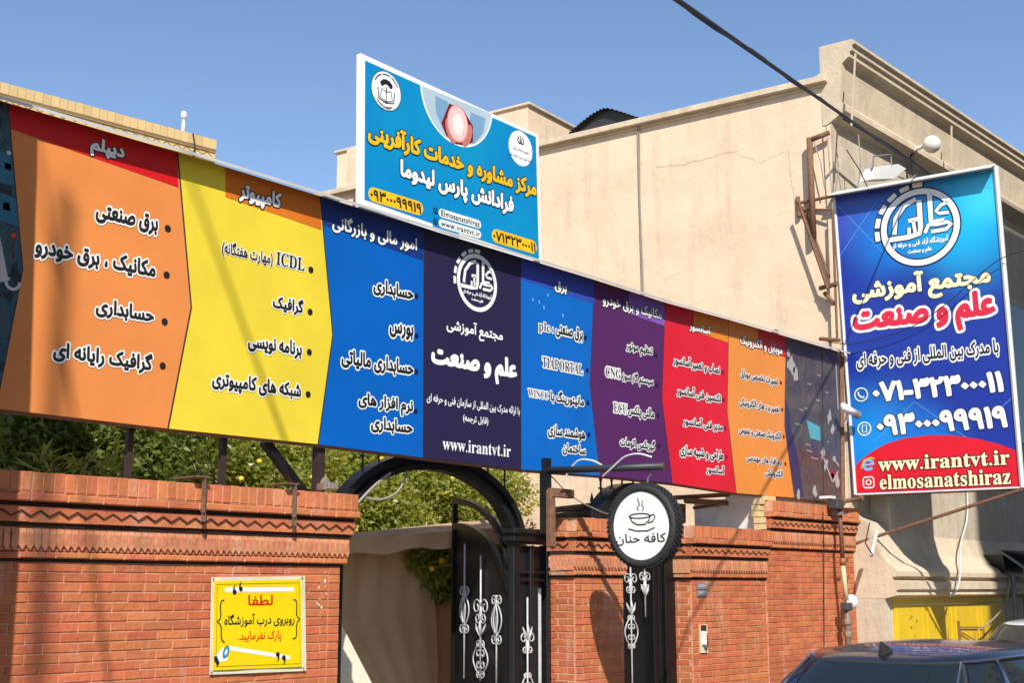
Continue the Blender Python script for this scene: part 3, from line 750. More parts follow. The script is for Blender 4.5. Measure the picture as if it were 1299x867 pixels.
for a, b in (((1042, 575), (1056, 612)), ((1056, 612), (1063, 598)), ((1060, 460), (1063, 520)), ((1056, 580), (1064, 592))):
    mb = MB(); stroke(mb, BN, [BN.px(*a), BN.px(*b)], .028, .0032); mb.build('printed_shape', glare, PAN['workshop'], fix=False)
blob([(1053, 598), (1060, 600), (1058, 612), (1052, 608)], reds, PAN['workshop'], .003)
mb = MB(); stroke(mb, BN, [BN.px(1043, 442), BN.px(1044.5, 638)], .012, .0036); mb.build('panel_seam', seam, PAN['workshop'], fix=False)

# top lip: a drooping metal strip whose shade falls on the print
alu = mat('aluminium_edge', (.72, .71, .68), .35, metal=.3, var=.15)
mb = MB(); P0 = [BN.at(x, y) for x, y in top]
for a, b in zip(P0, P0[1:]):
    k = .135
    o1 = [a + Vector((0, 0, .012)), b + Vector((0, 0, .012)), b + Vector((0, -k, -k * .4 + .012)), a + Vector((0, -k, -k * .4 + .012))]
    mb.ext(o1, (0, 0, .022))
mb.build('top_lip', alu, bn)
mb = MB()
for a, b in zip([BN.at(*p) for p in bot], [BN.at(*p) for p in bot][1:]): mb.tube([a + Vector((0, .035, .0)), b + Vector((0, .035, 0))], .02, 4)
mb.build('bottom_rail', rust, bn)
mb = MB(); mb.tube([BN.at(1069, 446) + Vector((0, .02, 0)), BN.at(1071, 642) + Vector((0, .02, 0))], .035, 4); mb.build('side_rail', rust, bn)
backing = mat('banner_backing', (.30, .27, .24), .9)
for x in (180, 297, 413, 690, 1000):
    s, z = BN.px(x, interp(bot, x)); MB().box((3.0 + s - .03, WY + .06, z + .05), (3.0 + s + .03, WY + .12, 4.8)).build('post', rust, bn)
for dz in (3.2, 4.4): MB().box((3.3, WY + .03, dz), (14.6, WY + .058, dz + .05)).build('cross_rail', rust, bn)

W = lambda t, xl, xr, yc, h, pan, ink=black, out=white, **k: write(t, BN, xl, xr, yc, h, PAN[pan], ink, out, **k)
kt = dict(bold=.045, ow=.085)
W('دیپلم', 114, 157.5, 190.5, 25, 'orange', white, black, bold=.05, ow=.07)
W('برق صنعتی', 121, 200, 278, 27, 'orange', **kt); W('مکانیک ، برق خودرو', 44, 197, 329, 28, 'orange', **kt)
W('حسابداری', 121, 195, 396, 25, 'orange', **kt); W('گرافیک رایانه ای', 67, 193, 453.5, 28, 'orange', **kt)
W('کامپیوتر', 303, 356.5, 251, 27, 'yellow', white, black, bold=.05, ow=.07)
W(serif('ICDL'), 350, 386, 332, 17, 'yellow', latin=True, bold=.01, ow=.06); W('(مهارت هفتگانه)', 281, 345.5, 322, 21, 'yellow', bold=.03, ow=.06)
W('گرافیک', 345.5, 384.5, 387.5, 22, 'yellow', **kt); W('برنامه نویسی', 314, 382.5, 439.5, 24, 'yellow', **kt); W('شبکه های کامپیوتری', 268.5, 381.5, 491, 25, 'yellow', **kt)
W('امور مالی و بازرگانی', 421, 528.5, 297, 23, 'blue', white, black, bold=.03, ow=.05)
W('حسابداری', 473, 524, 369, 22, 'blue', **kt); W('بورس', 493.5, 524, 421, 19, 'blue', **kt); W('حسابداری مالیاتی', 432.5, 524, 462, 24, 'blue', **kt)
W('نرم افزار های', 454, 523.5, 514, 23, 'blue', **kt); W('حسابداری', 470, 523, 541.5, 21, 'blue', **kt)
W('مجتمع آموزشی', 566, 637.5, 420.5, 22, 'navy', white, None, bold=.03); W('علم و صنعت', 546.5, 655.5, 464, 38, 'navy', white, None, bold=.06)
W('با ارائه مدرک بین المللی از سازمان فنی و حرفه ای', 541, 659, 514, 13, 'navy', white, None, bold=.02); W('(قابل ترجمه)', 587, 619, 533.5, 11, 'navy', white, None, bold=.02)
W(serif('www.irantvt.ir'), 561, 647.5, 568, 16, 'navy', white, None, latin=True, bold=.0)
ks = dict(bold=.04, ow=.10)
W('برق', 703, 718.5, 365.5, 15, 'blue2', white, black, bold=.04, ow=.06); W('برق صنعتی ،', 700, 739, 422, 18, 'blue2', **ks)
W(serif('plc'), 683, 697.5, 416.5, 14, 'blue2', latin=True, bold=.0, ow=.09)
W(serif('TIAPORTAL'), 687.5, 739, 464.5, 13, 'blue2', latin=True, bold=.0, ow=.10); W('مانیتورینگ با', 698, 740.5, 507, 17, 'blue2', **ks)
W(serif('WINCC'), 669.5, 695, 500.5, 9.5, 'blue2', latin=True, bold=.0, ow=.12); W('هوشمند سازی', 694.5, 742, 550, 17, 'blue2', **ks); W('ساختمان', 713, 742.5, 571.5, 15, 'blue2', **ks)
W('مکانیک و برق خودرو', 764, 839, 391, 16, 'purple', white, black, bold=.03, ow=.06); W('تنظیم موتور', 794, 827.5, 444, 15, 'purple', **ks)
W('سیستم گاز سوز', 789, 828.5, 482, 16, 'purple', **ks); W(serif('CNG'), 767.5, 787, 473.5, 12, 'purple', latin=True, bold=.0, ow=.12)
W('مالتی پلکس', 796, 829.5, 524.5, 16, 'purple', **ks); W(serif('ECU'), 778, 795, 518.5, 12, 'purple', latin=True, bold=.0, ow=.12); W('گیربکس اتومات', 786, 830.5, 564, 15, 'purple', **ks)
W('آسانسور', 874, 901, 417.5, 13, 'red', white, black, bold=.04, ow=.06); W('نصاب و تعمیر آسانسور', 853.5, 913, 463.5, 15, 'red', **ks)
W('تکنسین فنی آسانسور', 858, 914.5, 501, 15, 'red', **ks); W('مدیر فنی آسانسور', 866, 916.5, 538.5, 14, 'red', **ks)
W('طراحی و شبیه سازی', 862, 917.5, 576, 15, 'red', **ks); W('آسانسور', 895.5, 918.5, 597, 13, 'red', **ks)
W('موبایل و الکترونیک', 938, 992, 439, 14, 'orange2', white, black, bold=.03, ow=.06); W('تعمیرات تخصصی موبایل', 938.5, 986.5, 480, 12, 'orange2', **ks)
W('تعمیر برد های الکترونیکی', 937, 988.5, 515.5, 12, 'orange2', **ks); W('الکترونیک صنعتی و عمومی', 936.5, 990, 550.5, 12, 'orange2', **ks)
W('نرم افزار های مهندسی', 946, 991.5, 585.5, 12, 'orange2', **ks); W('الکترونیکی', 970, 992.5, 601.5, 11, 'orange2', **ks)
pur = vinyl('bullet_purple', (44, 20, 56)); dr = vinyl('bullet_red', (120, 14, 40)); nvb = vinyl('bullet_navy', (10, 26, 80))
for pan, m, r, L in (('orange', black, 4, ((212.5, 290), (211, 349), (208.5, 408.5), (206, 464.5))), ('yellow', black, 3.6, ((394, 342.5), (393, 396), (392, 447), (390.5, 500.7))),
                     ('blue', nvb, 3, ((528, 376), (528, 426), (527.6, 472), (527, 522))), ('blue2', nvb, 2.6, ((742.4, 428.6), (744.5, 470), (745.5, 511.6), (746.5, 552))),
                     ('purple', pur, 2.6, ((832, 451), (833, 489), (834.4, 527), (835.8, 566))), ('red', dr, 2.4, ((916.6, 472.8), (917.8, 507.7), (919.4, 544), (921, 580))),
                     ('orange2', black, 2, ((990.4, 486), (992, 520), (994, 554.4), (996, 589)))):
    for x, y in L: disc(BN, x, y, r * 1.15, PAN[pan], m, .004)
# small blue scuffs
sc_ = vinyl('scuff', (120, 170, 220))
for x, y in ((683, 381), (689, 388), (713, 398), (694, 372), (675, 378)): blob([(x, y), (x + 2, y + 1), (x + 1.5, y + 5), (x + .5, y + 4)], sc_, PAN['blue2'], .002)

def emblem(pl, cx, cy, rpx, parent, ink, off=.004, out=None, a0=2.05, a1=3.9, tilt=0):
    """ring with gear teeth at its upper left, lettering drawn inside"""
    s, z = pl.px(cx, cy); R = rpx / pl.sc(cx, cy); root = None
    for wd, m, of in (((.03, out, off), (0, ink, off + .0016)) if out else ((0, ink, off),)):
        mb = MB(); k = wd * R * 1.2
        ringm(mb, pl, s, z, R * .85 - k, R + k, 0, 6.2832, of, 56)
        for a in (1.57, 1.88, 2.22, 2.56, 2.9, 3.22):
            q = .115 + wd
            vs = [pl.P(s + rr * R * cos(a + t), z + rr * R * sin(a + t), of) for rr, t in ((1.045 - wd, -q), (1.17 + wd, -q), (1.17 + wd, q), (1.045 - wd, q))]
            mb.add(vs, [(0, 1, 2, 3)])
        def S(pts, w_): stroke(mb, pl, [(s + x * R, z + y * R) for x, y in pts], (w_ + wd * 1.6) * R, of)
        S([(-.84, -.22), (-.30, -.22), (-.02, -.17), (.02, -.02), (.02, .70)], .13)       # long base and tall stem
        S([(-.66, -.1), (-.60, .32), (-.36, .62), (-.06, .74)], .12)
        S([(-.28, .20), (-.02, .22)], .11); S([(-.16, .20), (-.12, -.16)], .09); S([(-.28, -.16), (-.27, .02)], .09)
        S([(.29, .82), (.29, .10), (.62, .08)], .13)
        S([(.72, .52), (.56, .48), (.42, .34), (.50, .27), (.74, .26)], .09)
        S([(.12, -.18), (.22, .02), (.42, .0), (.70, .02), (.78, -.04), (.66, -.16), (.28, -.17)], .10)
        e = mb.build('emblem', m, parent, fix=False)
    write('آموزشگاه آزاد فنی و حرفه ای', pl, cx - rpx * .72 * ax(pl, cx, cy), cx + rpx * .72 * ax(pl, cx, cy), cy + rpx * .40, rpx * .19, parent, ink, None, bold=.04, off=off + .001)
    write('علم و صنعت', pl, cx - rpx * .30 * ax(pl, cx, cy), cx + rpx * .30 * ax(pl, cx, cy), cy + rpx * .62, rpx * .17, parent, ink, None, bold=.05, off=off + .001)
def ax(pl, x, y):
    a = pl.px(x - 1, y)[0]; b = pl.px(x + 1, y)[0]; return 2 / abs(b - a) / pl.sc(x, y)
emblem(BN, 605, 359, 36.5, PAN['navy'], white)

# ------------------------------------------------------------------ turquoise sign standing above the banner
TS = PL((6.0, WY + .12), (1, 0))
ts = thing('sign_board', TS.at(570, 290), 'turquoise board with yellow and white Persian lettering standing above the long banner', 'sign')
Q = [(457.5, 67), (683, 171), (687.5, 338), (456.5, 262)]
fr = MB().ext([TS.at(*p, .0) for p in Q], (0, .05, 0)).build('board', white, ts)
def lerpq(u, v, Q=Q):
    a = [Q[0][i] + (Q[1][i] - Q[0][i]) * u for i in (0, 1)]; b = [Q[3][i] + (Q[2][i] - Q[3][i]) * u for i in (0, 1)]
    return (a[0] + (b[0] - a[0]) * v, a[1] + (b[1] - a[1]) * v)
turq = mat('print_turquoise', lin((0, 146, 184)), .35, c2=lin((0, 118, 186)), vscale=.55, bump=.04, bscale=2)
field_ = MB().flat([TS.at(*lerpq(u, v), .002) for u, v in ((.025, .035), (.985, .025), (.985, .955), (.545, .955), (.545, .99), (.40, .99), (.40, .952), (.025, .945))]).build('printed_face', turq, ts, fix=False)
gy = vinyl('amber', (240, 186, 28)); ink2 = vinyl('dark_outline', (14, 36, 60))
X = lambda t, xl, xr, yc, h, ink, out, **k: write(t, TS, xl, xr, yc, h, field_, ink, out, off=.006, **k)
X('مرکز مشاوره و خدمات کارآفرینی', 466, 680, 203, 30, gy, ink2, bold=.05, ow=.05)
X('فرادانش پارس لیدوما', 507, 651, 240, 29, white, ink2, bold=.05, ow=.05)
def pill(pl, cx, cy, wpx, hpx, m, parent, off=.004):
    s, z = pl.px(cx, cy); h = hpx / pl.sc(cx, cy) / 2
    sl_, sr_ = pl.px(cx - wpx / 2, cy)[0] + h, pl.px(cx + wpx / 2, cy)[0] - h
    pts = [(sr_ + h * cos(a), z + h * sin(a)) for a in [-pi / 2 + pi * k / 10 for k in range(11)]] + [(sl_ + h * cos(a), z + h * sin(a)) for a in [pi / 2 + pi * k / 10 for k in range(11)]]
    return MB().flat([pl.P(*p, off) for p in pts]).build('pill', m, parent, fix=False)
pill(TS, 501.5, 255.5, 70, 18, gy, field_); X(digits('09300099919'), 469, 534, 255.5, 13, black, None, latin=True, bold=.03)
pill(TS, 652, 306.5, 57, 17, gy, field_); X(digits('07132300011'), 625, 679, 306.5, 12, black, None, latin=True, bold=.03)
pill(TS, 583, 277.5, 54, 10.5, white, field_); X('Elmosanatshiraz', 559, 608, 277.5, 7.5, black, None, latin=True, bold=.02, sp=1.1)
pill(TS, 583, 290.5, 54, 10.5, white, field_); X('www.irantvt.ir', 559, 608, 290.5, 6.5, black, None, latin=True, bold=.02, sp=1.15)
for y in (267.5, 281): 
    disc(TS, 552, y, 4.2, field_, ink2, .006, 'icon'); s, z = TS.px(552, y); mb = MB(); r = 2.6 / TS.sc(552, y); ringm(mb, TS, s, z, r * .6, r, 0, 6.283, .0075, 16); mb.build('icon_ring', turq, field_, fix=False)
# round emblems
for cx, cy, r, kind in ((489.5, 115.5, 25, 0), (660, 188.5, 22, 1)):
    disc(TS, cx, cy, r, field_, black if kind == 0 else white, .004, 'emblem_disc', 40)
    e = disc(TS, cx, cy, r * .965, field_, white, .0052, 'emblem_disc', 40); s, z = TS.px(cx, cy); R = r / TS.sc(cx, cy); mb = MB()
    def S(pts, w_=.05): stroke(mb, TS, [(s + x * R, z + y * R) for x, y in pts], w_ * R, .0066)
    if kind == 0:
        S([(-.55, .05), (-.5, -.5), (0, -.62), (.5, -.5), (.55, .05)], .06); S([(0, -.6), (0, -.05), (-.3, .05), (-.42, -.42), (0, -.55)], .05); S([(0, -.05), (.3, .05), (.42, -.42), (0, -.55)], .05)
        for a in (-.9, -.45, 0, .45, .9):
            x, y = .36 * sin(a), .12 + .34 * cos(a)
            mb.flat([TS.P(s + R * (x + .13 * cos(t)), z + R * (y + .15 * sin(t)), .0066 + .0004 * a) for t in [k * .785 for k in range(8)]])
        S([(0, .2), (0, -.05)], .07)
        for a0, a1 in ((.5, 1.2), (1.3, 1.9), (2.0, 2.7), (3.9, 4.5), (4.6, 5.2)): ringm(mb, TS, s, z, R * .80, R * .86, a0, a1, .0066, 40)
    else:
        S([(0, .72), (0, .28)], .07); S([(-.14, .66), (-.26, .46), (-.2, .3), (-.04, .26)], .07); S([(.14, .66), (.26, .46), (.2, .3), (.04, .26)], .07); S([(-.08, .5), (-.09, .34), (0, .28), (.09, .34), (.08, .5)], .05)
    mb.build('emblem', black, e, fix=False)
X('جمهوری اسلامی ایران', 650, 671, 191, 4, black, None, bold=.02); X('سازمان آموزش فنی و حرفه ای کشور', 645, 675, 200, 4.5, black, None, bold=.02); X('آموزش', 483, 496, 137, 4, black, None, bold=.02)
# round photo: two hands round a glowing bulb, cut off by the top edge
s, z = TS.px(579, 120); R = 64 / TS.sc(579, 120)
s, z = TS.px(580, 121)
topz = lambda s_: TS.px(*lerpq(.5, .035))[1]
tz = TS.px(580, 127)[1]
def half(r, off, m, name, p):
    n = 40; a0 = asin(min(1, (tz - z) / r)); pts = [(s + r * cos(a), z + r * sin(a)) for a in [a0 - (pi + 2 * a0) * k / n for k in range(n + 1)]]
    return MB().flat([TS.P(*q, off) for q in pts]).build(name, m, p, fix=False)
R = (TS.px(580, 121)[1] - TS.px(583, 186)[1])
ph = half(R, .004, white, 'round_photo', field_); half(R * .96, .005, vinyl('photo_pale', (176, 196, 210)), 'printed_shape', ph)
def el(cx, cy, rx, rz, m, off, rot=0):
    sx_, z_ = TS.px(cx, cy); pts = []
    for k in range(24):
        a = k * pi / 12; x, y = rx * cos(a), rz * sin(a); x, y = x * cos(rot) - y * sin(rot), x * sin(rot) + y * cos(rot)
        pts.append(TS.P(sx_ + x, min(z_ + y, TS.px(cx, cy)[1] + 9), off))
    MB().flat(pts).build('printed_shape', m, ph, fix=False)
sleeve = vinyl('sleeve', (122, 160, 190)); skin = vinyl('palm', (196, 120, 104)); dred = vinyl('palm_dark', (110, 24, 34)); glow = vinyl('bulb_glow', (248, 196, 190)); gl2 = vinyl('bulb_core', (250, 226, 222)); pink = vinyl('bulb_rim', (232, 146, 140))
blob([(552, 121), (568, 129), (572, 148), (570, 174), (562, 164), (553, 142)], sleeve, ph, .0056, TS); blob([(597, 142), (616, 150), (613, 168), (602, 182), (594, 182)], sleeve, ph, .0056, TS)
blob([(570, 131), (588, 139), (600, 160), (600, 180), (590, 184.5), (578, 182.5), (566, 172), (560, 156)], dred, ph, .006, TS)
el(571, 166, .055, .12, skin, .0063, .4); el(592, 172, .055, .12, skin, .0064, -.4); el(580, 157, .135, .175, pink, .0066); el(580, 157, .122, .16, glow, .0070); el(580.5, 158, .07, .10, gl2, .0074)
for x in (7.1, 8.8): MB().box((x, WY + .175, 4.0), (x + .05, WY + .22, 5.5)).build('sign_post', rust, ts)

# ------------------------------------------------------------------ tall blue banner on the neighbour building
VB = PL((X0 - .0, 7.44), (-cos(radians(96.2)), -sin(radians(96.2))))
vb = thing('projecting_banner', VB.at(1090, 560), 'tall blue and red banner projecting from the beige building on a metal frame', 'banner')
VQ = [(1058, 247), (1263, 211), (1297, 619), (1085, 628)]
m = bpy.data.materials.new('print_blue_gradient'); m.use_nodes = True; N = m.node_tree.nodes; L = m.node_tree.links
bs = N['Principled BSDF']; bs.inputs['Roughness'].default_value = .3; geo = N.new('ShaderNodeNewGeometry'); prev = None
for px_, rad, c in (((1170, 420), 0, (26, 50, 146)), ((1070, 270), .8, (60, 78, 176)), ((1130, 300), .75, (12, 120, 204)), ((1225, 280), 1.15, (20, 176, 226)), ((1250, 250), .5, (60, 200, 236)), ((1110, 560), 1.0, (16, 138, 220)), ((1180, 560), .6, (22, 110, 200)), ((1160, 375), .55, (30, 44, 132))):
    if rad == 0: prev = lin(c); continue
    d = N.new('ShaderNodeVectorMath'); d.operation = 'DISTANCE'; L.new(geo.outputs['Position'], d.inputs[0]); d.inputs[1].default_value = VB.at(*px_)
    mr = N.new('ShaderNodeMapRange'); mr.interpolation_type = 'SMOOTHSTEP'; mr.inputs[1].default_value = rad; mr.inputs[2].default_value = 0; L.new(d.outputs[1], mr.inputs[0])
    x = N.new('ShaderNodeMix'); x.data_type = 'RGBA'; L.new(mr.outputs[0], x.inputs[0])
    if isinstance(prev, tuple): x.inputs[6].default_value = (*prev, 1)
    else: L.new(prev, x.inputs[6])
    x.inputs[7].default_value = (*lin(c), 1); prev = x.outputs[2]
L.new(prev, bs.inputs['Base Color']); gradm = m
vface = MB().ext([VB.at(*p) for p in VQ], VB.nor() * -.02).build('printed_face', gradm, vb)
vred = vinyl('hump_red', (214, 26, 44))
hump = [(1084, 593), (1092, 584), (1105, 574), (1125, 563), (1150, 556), (1180, 552.5), (1210, 553), (1240, 557), (1268, 564), (1291, 573), (1294.5, 617.5), (1086, 626)]
hp = MB().flat([VB.at(*p, .002) for p in hump]).build('red_field', vred, vface, fix=False)
cream_i = vinyl('cream_ink', (246, 236, 188)); whl = vinyl('line_light', (92, 170, 232)); navyi = vinyl('ink_navy', (20, 24, 80)); redi = vinyl('ink_red', (214, 40, 66)); mar = vinyl('ink_maroon', (90, 16, 30))
for a, b in (((1062, 330), (1110, 258)), ((1064, 262), (1120, 320)), ((1110, 560), (1160, 510)), ((1160, 510), (1225, 555)), ((1225, 230), (1260, 240)), ((1243, 540), (1290, 500))):
    mb = MB(); stroke(mb, VB, [VB.px(*a), VB.px(*b)], .006, .002); mb.build('printed_line', whl, vface, fix=False)
Y = lambda t, xl, xr, yc, h, ink, out=None, par=vface, **k: write(t, VB, xl, xr, yc, h, par, ink, out, off=.005, **k)
Y('مجتمع آموزشی', 1081, 1257, 362, 38, cream_i, navyi, bold=.05, ow=.03); Y('علم و صنعت', 1082, 1263, 401, 48, redi, white, bold=.06, ow=.09)
Y('با مدرک بین المللی از فنی و حرفه ای', 1087, 1267, 450.5, 22, black, white, bold=.03, ow=.10)
Y(digits('071-32300011'), 1107, 1273, 491, 27, white, navyi, latin=True, bold=.05, ow=.03); Y(digits('09300099919'), 1112, 1278, 534.5, 28, white, navyi, latin=True, bold=.05, ow=.03)
Y(serif('www.irantvt.ir'), 1114, 1281, 585, 19, cream_i, mar, hp, latin=True, bold=.01, ow=.05); Y(serif('elmosanatshiraz'), 1116, 1282, 608.5, 20, cream_i, mar, hp, latin=True, bold=.01, ow=.05)
emblem(VB, 1167, 288, 49, vface, white, .004, navyi)
for cx, cy, k in ((1092.6, 501, 0), (1096.7, 544.4, 1)):
    s, z = VB.px(cx, cy); R = 9 / VB.sc(cx, cy); mb = MB(); ringm(mb, VB, s, z, R * .84, R, 0, 6.2832, .005, 32)
    if k == 0: stroke(mb, VB, [(s - R * .35, z + R * .42), (s - R * .42, z + R * .1), (s - .1 * R, z - .3 * R), (s + .25 * R, z - .45 * R), (s + R * .42, z - R * .28)], R * .2, .005)
    else: stroke(mb, VB, [(s - R * .3, z + R * .5), (s + R * .3, z + R * .5), (s + R * .3, z - R * .5), (s - R * .3, z - R * .5)], R * .14, .005, True)
    mb.build('icon', white, vface, fix=False)
s, z = VB.px(1101.5, 590); R = 8 / VB.sc(1101.5, 590); mb = MB(); ringm(mb, VB, s, z, R * .55, R, 0, 5.6, .005, 32); stroke(mb, VB, [(s - R * .7, z), (s + R * .8, z)], R * .28, .0052)
sky_i = vinyl('ink_sky', (110, 186, 234)); mb.build('icon', sky_i, hp, fix=False)
mb = MB(); stroke(mb, VB, [(s - R * 1.2, z - R * .6), (s - R * .7, z + .7 * R), (s + R * .4, z + R * 1.1), (s + R * 1.1, z + R * .9)], R * .2, .0062); mb.build('icon', gy, hp, fix=False)
s, z = VB.px(1102, 612.5); R = 8 / VB.sc(1102, 612.5); mb = MB(); stroke(mb, VB, [(s - R * .85, z + R * .6), (s - R * .6, z + R * .85), (s + R * .6, z + R * .85), (s + R * .85, z + R * .6), (s + R * .85, z - R * .6), (s + R * .6, z - R * .85), (s - R * .6, z - R * .85), (s - R * .85, z - R * .6)], R * .2, .005, True)
ringm(mb, VB, s, z, R * .3, R * .48, 0, 6.283, .005, 24); mb.build('icon', white, hp, fix=False)
mb = MB(); P_ = [VB.at(*p, .01) for p in VQ]; wsteel = mat('white_frame', (.74, .73, .71), .4, var=.1)
mb.tube([P_[0], P_[1]], .022, 6); mb.tube([P_[1], P_[2]], .03, 6); mb.tube([P_[3], P_[0]], .02, 6); mb.tube([P_[2], P_[3]], .012, 6)
mb.build('frame', wsteel, vb)
# lip along the top that shades the print
a, b = P_[0], P_[1]; n_ = VB.nor(); k = .2; up = Vector((0, 0, .02))
mb = MB().ext([a + up, b + up, b + n_ * k + Vector((0, 0, -.065)), a + n_ * k + Vector((0, 0, -.065))], (0, 0, .015)); mb.build('top_lip', wsteel, vb)
# steel frame behind
mb = MB(); bk = -n_ * .06
for a, b in ((P_[0], P_[1]), (P_[3], P_[2])): mb.tube([a + bk, b + bk], .025, 4)
for t in (.02, .5, .98): mb.tube([P_[0].lerp(P_[1], t) + bk, P_[3].lerp(P_[2], t) + bk], .02, 4)
mb.build('back_frame', rust, vb)
o = MB().tube([VB.at(1085, 690, -.0), P_[2] + Vector((0, 0, -.02))], .02, 6).build('brace_rod', rust); tag(o, 'rusty rod slanting up from the wall to the outer foot of the blue banner', 'rod')

# ------------------------------------------------------------------ yellow notice on the left wall
PO = PL((3.3, WY - .03), (1, 0))
po = thing('notice', PO.at(325, 850), 'yellow cloth notice with red and black Persian lettering tied to the left brick wall', 'notice')
PQ = [(268, 733), (387, 731.5), (388.5, 852), (265.5, 857)]
mb = MB(); nn = 14; vs = []
for j in range(nn + 1):
    for i in range(nn + 1):
        p = lerpq(i / nn, j / nn, PQ); u, v_ = i / nn, j / nn
        vs.append(PO.at(*p, -.006 + .003 * sin(9 * u + 3 * v_) + .004 * (u * (1 - v_)) * sin(14 * (u + v_))))
mb.add(vs, [(j * (nn + 1) + i, j * (nn + 1) + i + 1, (j + 1) * (nn + 1) + i + 1, (j + 1) * (nn + 1) + i) for j in range(nn) for i in range(nn)])
cloth = mb.build('cloth', vinyl('notice_white', (214, 208, 180), bump=.3, bscale=9), po, smooth=True, fix=False)
ye = vinyl('notice_yellow', (230, 200, 14), bump=.25, bscale=9)
ins = [(.03, .04), (.955, .035), (.96, .955), (.035, .955)]
yf = MB().flat([PO.at(*lerpq(u, v_, PQ), .004) for u, v_ in ins]).build('yellow_face', ye, po, fix=False)
mb = MB(); stroke(mb, PO, [PO.px(*lerpq(u, v_, PQ)) for u, v_ in ((.06, .075), (.93, .07), (.935, .92), (.065, .92))], .006, .005, True); mb.build('border_line', vinyl('olive', (150, 120, 20)), yf, fix=False)
Zt = lambda t, xl, xr, yc, h, ink, **k: write(t, PO, xl, xr, yc, h, yf, ink, None, off=.006, **k)
redn = vinyl('notice_red', (204, 26, 22))
Zt('لطفا', 314, 345.5, 762, 13.5, redn, bold=.02); Zt('روبروی درب آموزشگاه', 284, 373, 787.5, 17, black, bold=.02); Zt('پارک نفرمایید.', 301.5, 356.5, 808.5, 15, redn, bold=.01)
for L4 in ([(285.5, 746), (373, 746), (373, 751), (285.5, 751.5)], [(289, 820), (368, 833), (368, 837.5), (287, 825)]): blob(L4, white, yf, .0055, PO)
for cx, cy, sg in ((297, 752, 1), (304.8, 748, 1), (351.5, 831, -1), (359.3, 835, -1)):
    s, z = PO.px(cx, cy); R = 3.2 / PO.sc(cx, cy); mb = MB().flat([PO.P(s + R * cos(a), z + R * sin(a), .0068) for a in [k * .524 for k in range(12)]])
    q = sg; mb.flat([PO.P(s - q * R, z, .0072), PO.P(s - q * R * .9, z + q * R * 1.6, .0072), PO.P(s + q * R * .1, z + q * R * 3.2, .0072), PO.P(s + q * R * .2, z + q * R * 2.9, .0072), PO.P(s - q * R * .2, z + q * R * 1.4, .0072), PO.P(s + q * R * .4, z + q * R * .3, .0072)])
    mb.build('quote_mark', black, yf, fix=False)
for pts in ([(284, 762), (280.5, 763), (279, 768), (279.5, 782), (278, 787), (274.5, 789.5), (278, 792), (280, 797), (280, 809), (281.5, 814), (284.5, 816)], [(371.5, 761), (375, 762.5), (376, 768), (375.5, 780), (377, 784), (380, 786.5), (377, 789), (375.5, 794), (375.5, 806), (374.5, 810), (370.5, 811.5)]):
    mb = MB(); stroke(mb, PO, [PO.px(*p) for p in pts], .010, .006); mb.build('brace_mark', black, yf, fix=False)
meg = vinyl('megaphone_blue', (60, 150, 190)); dkb = vinyl('megaphone_dark', (20, 40, 64))
s, z = PO.px(286, 828); R = 7.5 / PO.sc(286, 828)
el2 = lambda rx, rz, m_, of, ds=0, dz=0, rot=.35: MB().flat([PO.P(s + ds + rx * cos(a) * cos(rot) + rz * sin(a) * sin(rot), z + dz - rx * cos(a) * sin(rot) + rz * sin(a) * cos(rot), of) for a in [k * .349 for k in range(18)]]).build('megaphone', m_, yf, fix=False)
blob([(272.5, 834), (283, 821.5), (289, 838), (275, 842)], white, yf, .0062, PO); blob([(271.5, 834), (275, 832.5), (278.5, 841.5), (276, 847), (274, 842), (272, 840)], dkb, yf, .0066, PO); el2(R * .62, R * 1.15, dkb, .0068); el2(R * .52, R * 1.02, meg, .0072); el2(R * .22, R * .5, white, .0076)
# eyelets
for u, v_ in ((.02, .02), (.965, .02), (.02, .975), (.97, .97)): disc(PO, *lerpq(u, v_, PQ), 1.2, yf, black, .006, 'eyelet', 8)

# ------------------------------------------------------------------ arched gate
GY = 7.8
GP = PL((0, GY), (1, 0))
ga = thing('gate_arch', (7.9, GY, 0), 'black steel arch and side columns framing the main gateway', 'gate frame')
def arc(a, b, cx, cz, t0, t1, n=28): return [(cx + a * cos(t0 + (t1 - t0) * k / n), cz + b * sin(t0 + (t1 - t0) * k / n)) for k in range(n + 1)]
def archband(a0, b0, a1, b1, y0, y1, cx=7.9, cz=2.19, name='arch', par=ga, t1=pi, m=blacksteel):
    O = arc(a1, b1, cx, cz, 0, t1); I = arc(a0, b0, cx, cz, 0, t1); mb = MB(); n = len(O)
    vs = [(x, y, z) for (x, z) in O for y in (y0, y1)] + [(x, y, z) for (x, z) in I for y in (y0, y1)]
    fs = []
    for k in range(n - 1):
        a, b, c, d = 2 * k, 2 * k + 1, 2 * k + 2, 2 * k + 3; e, f, g, h = [q + 2 * n for q in (a, b, c, d)]
        fs += [(a, c, g, e), (b, f, h, d), (a, b, d, c), (e, g, h, f)]
    fs += [(0, 2 * n, 2 * n + 1, 1), (2 * n - 2, 2 * n - 1, 4 * n - 1, 4 * n - 2)]
    return mb.add(vs, fs).build(name, m, par, smooth=False)
archband(1.0, .60, 1.05, .645, GY - .03, GY + .09); archband(1.052, .647, 1.10, .69, GY - .0, GY + .07, name='arch_web'); archband(1.102, .692, 1.16, .745, GY - .045, GY + .09, name='arch_rim')
def prism_box(x0, x1, y0, y1, z0, z1, name, m=blacksteel, par=ga, bevel=.004): return MB().box((x0, y0, z0), (x1, y1, z1)).build(name, m, par, bevel=bevel)
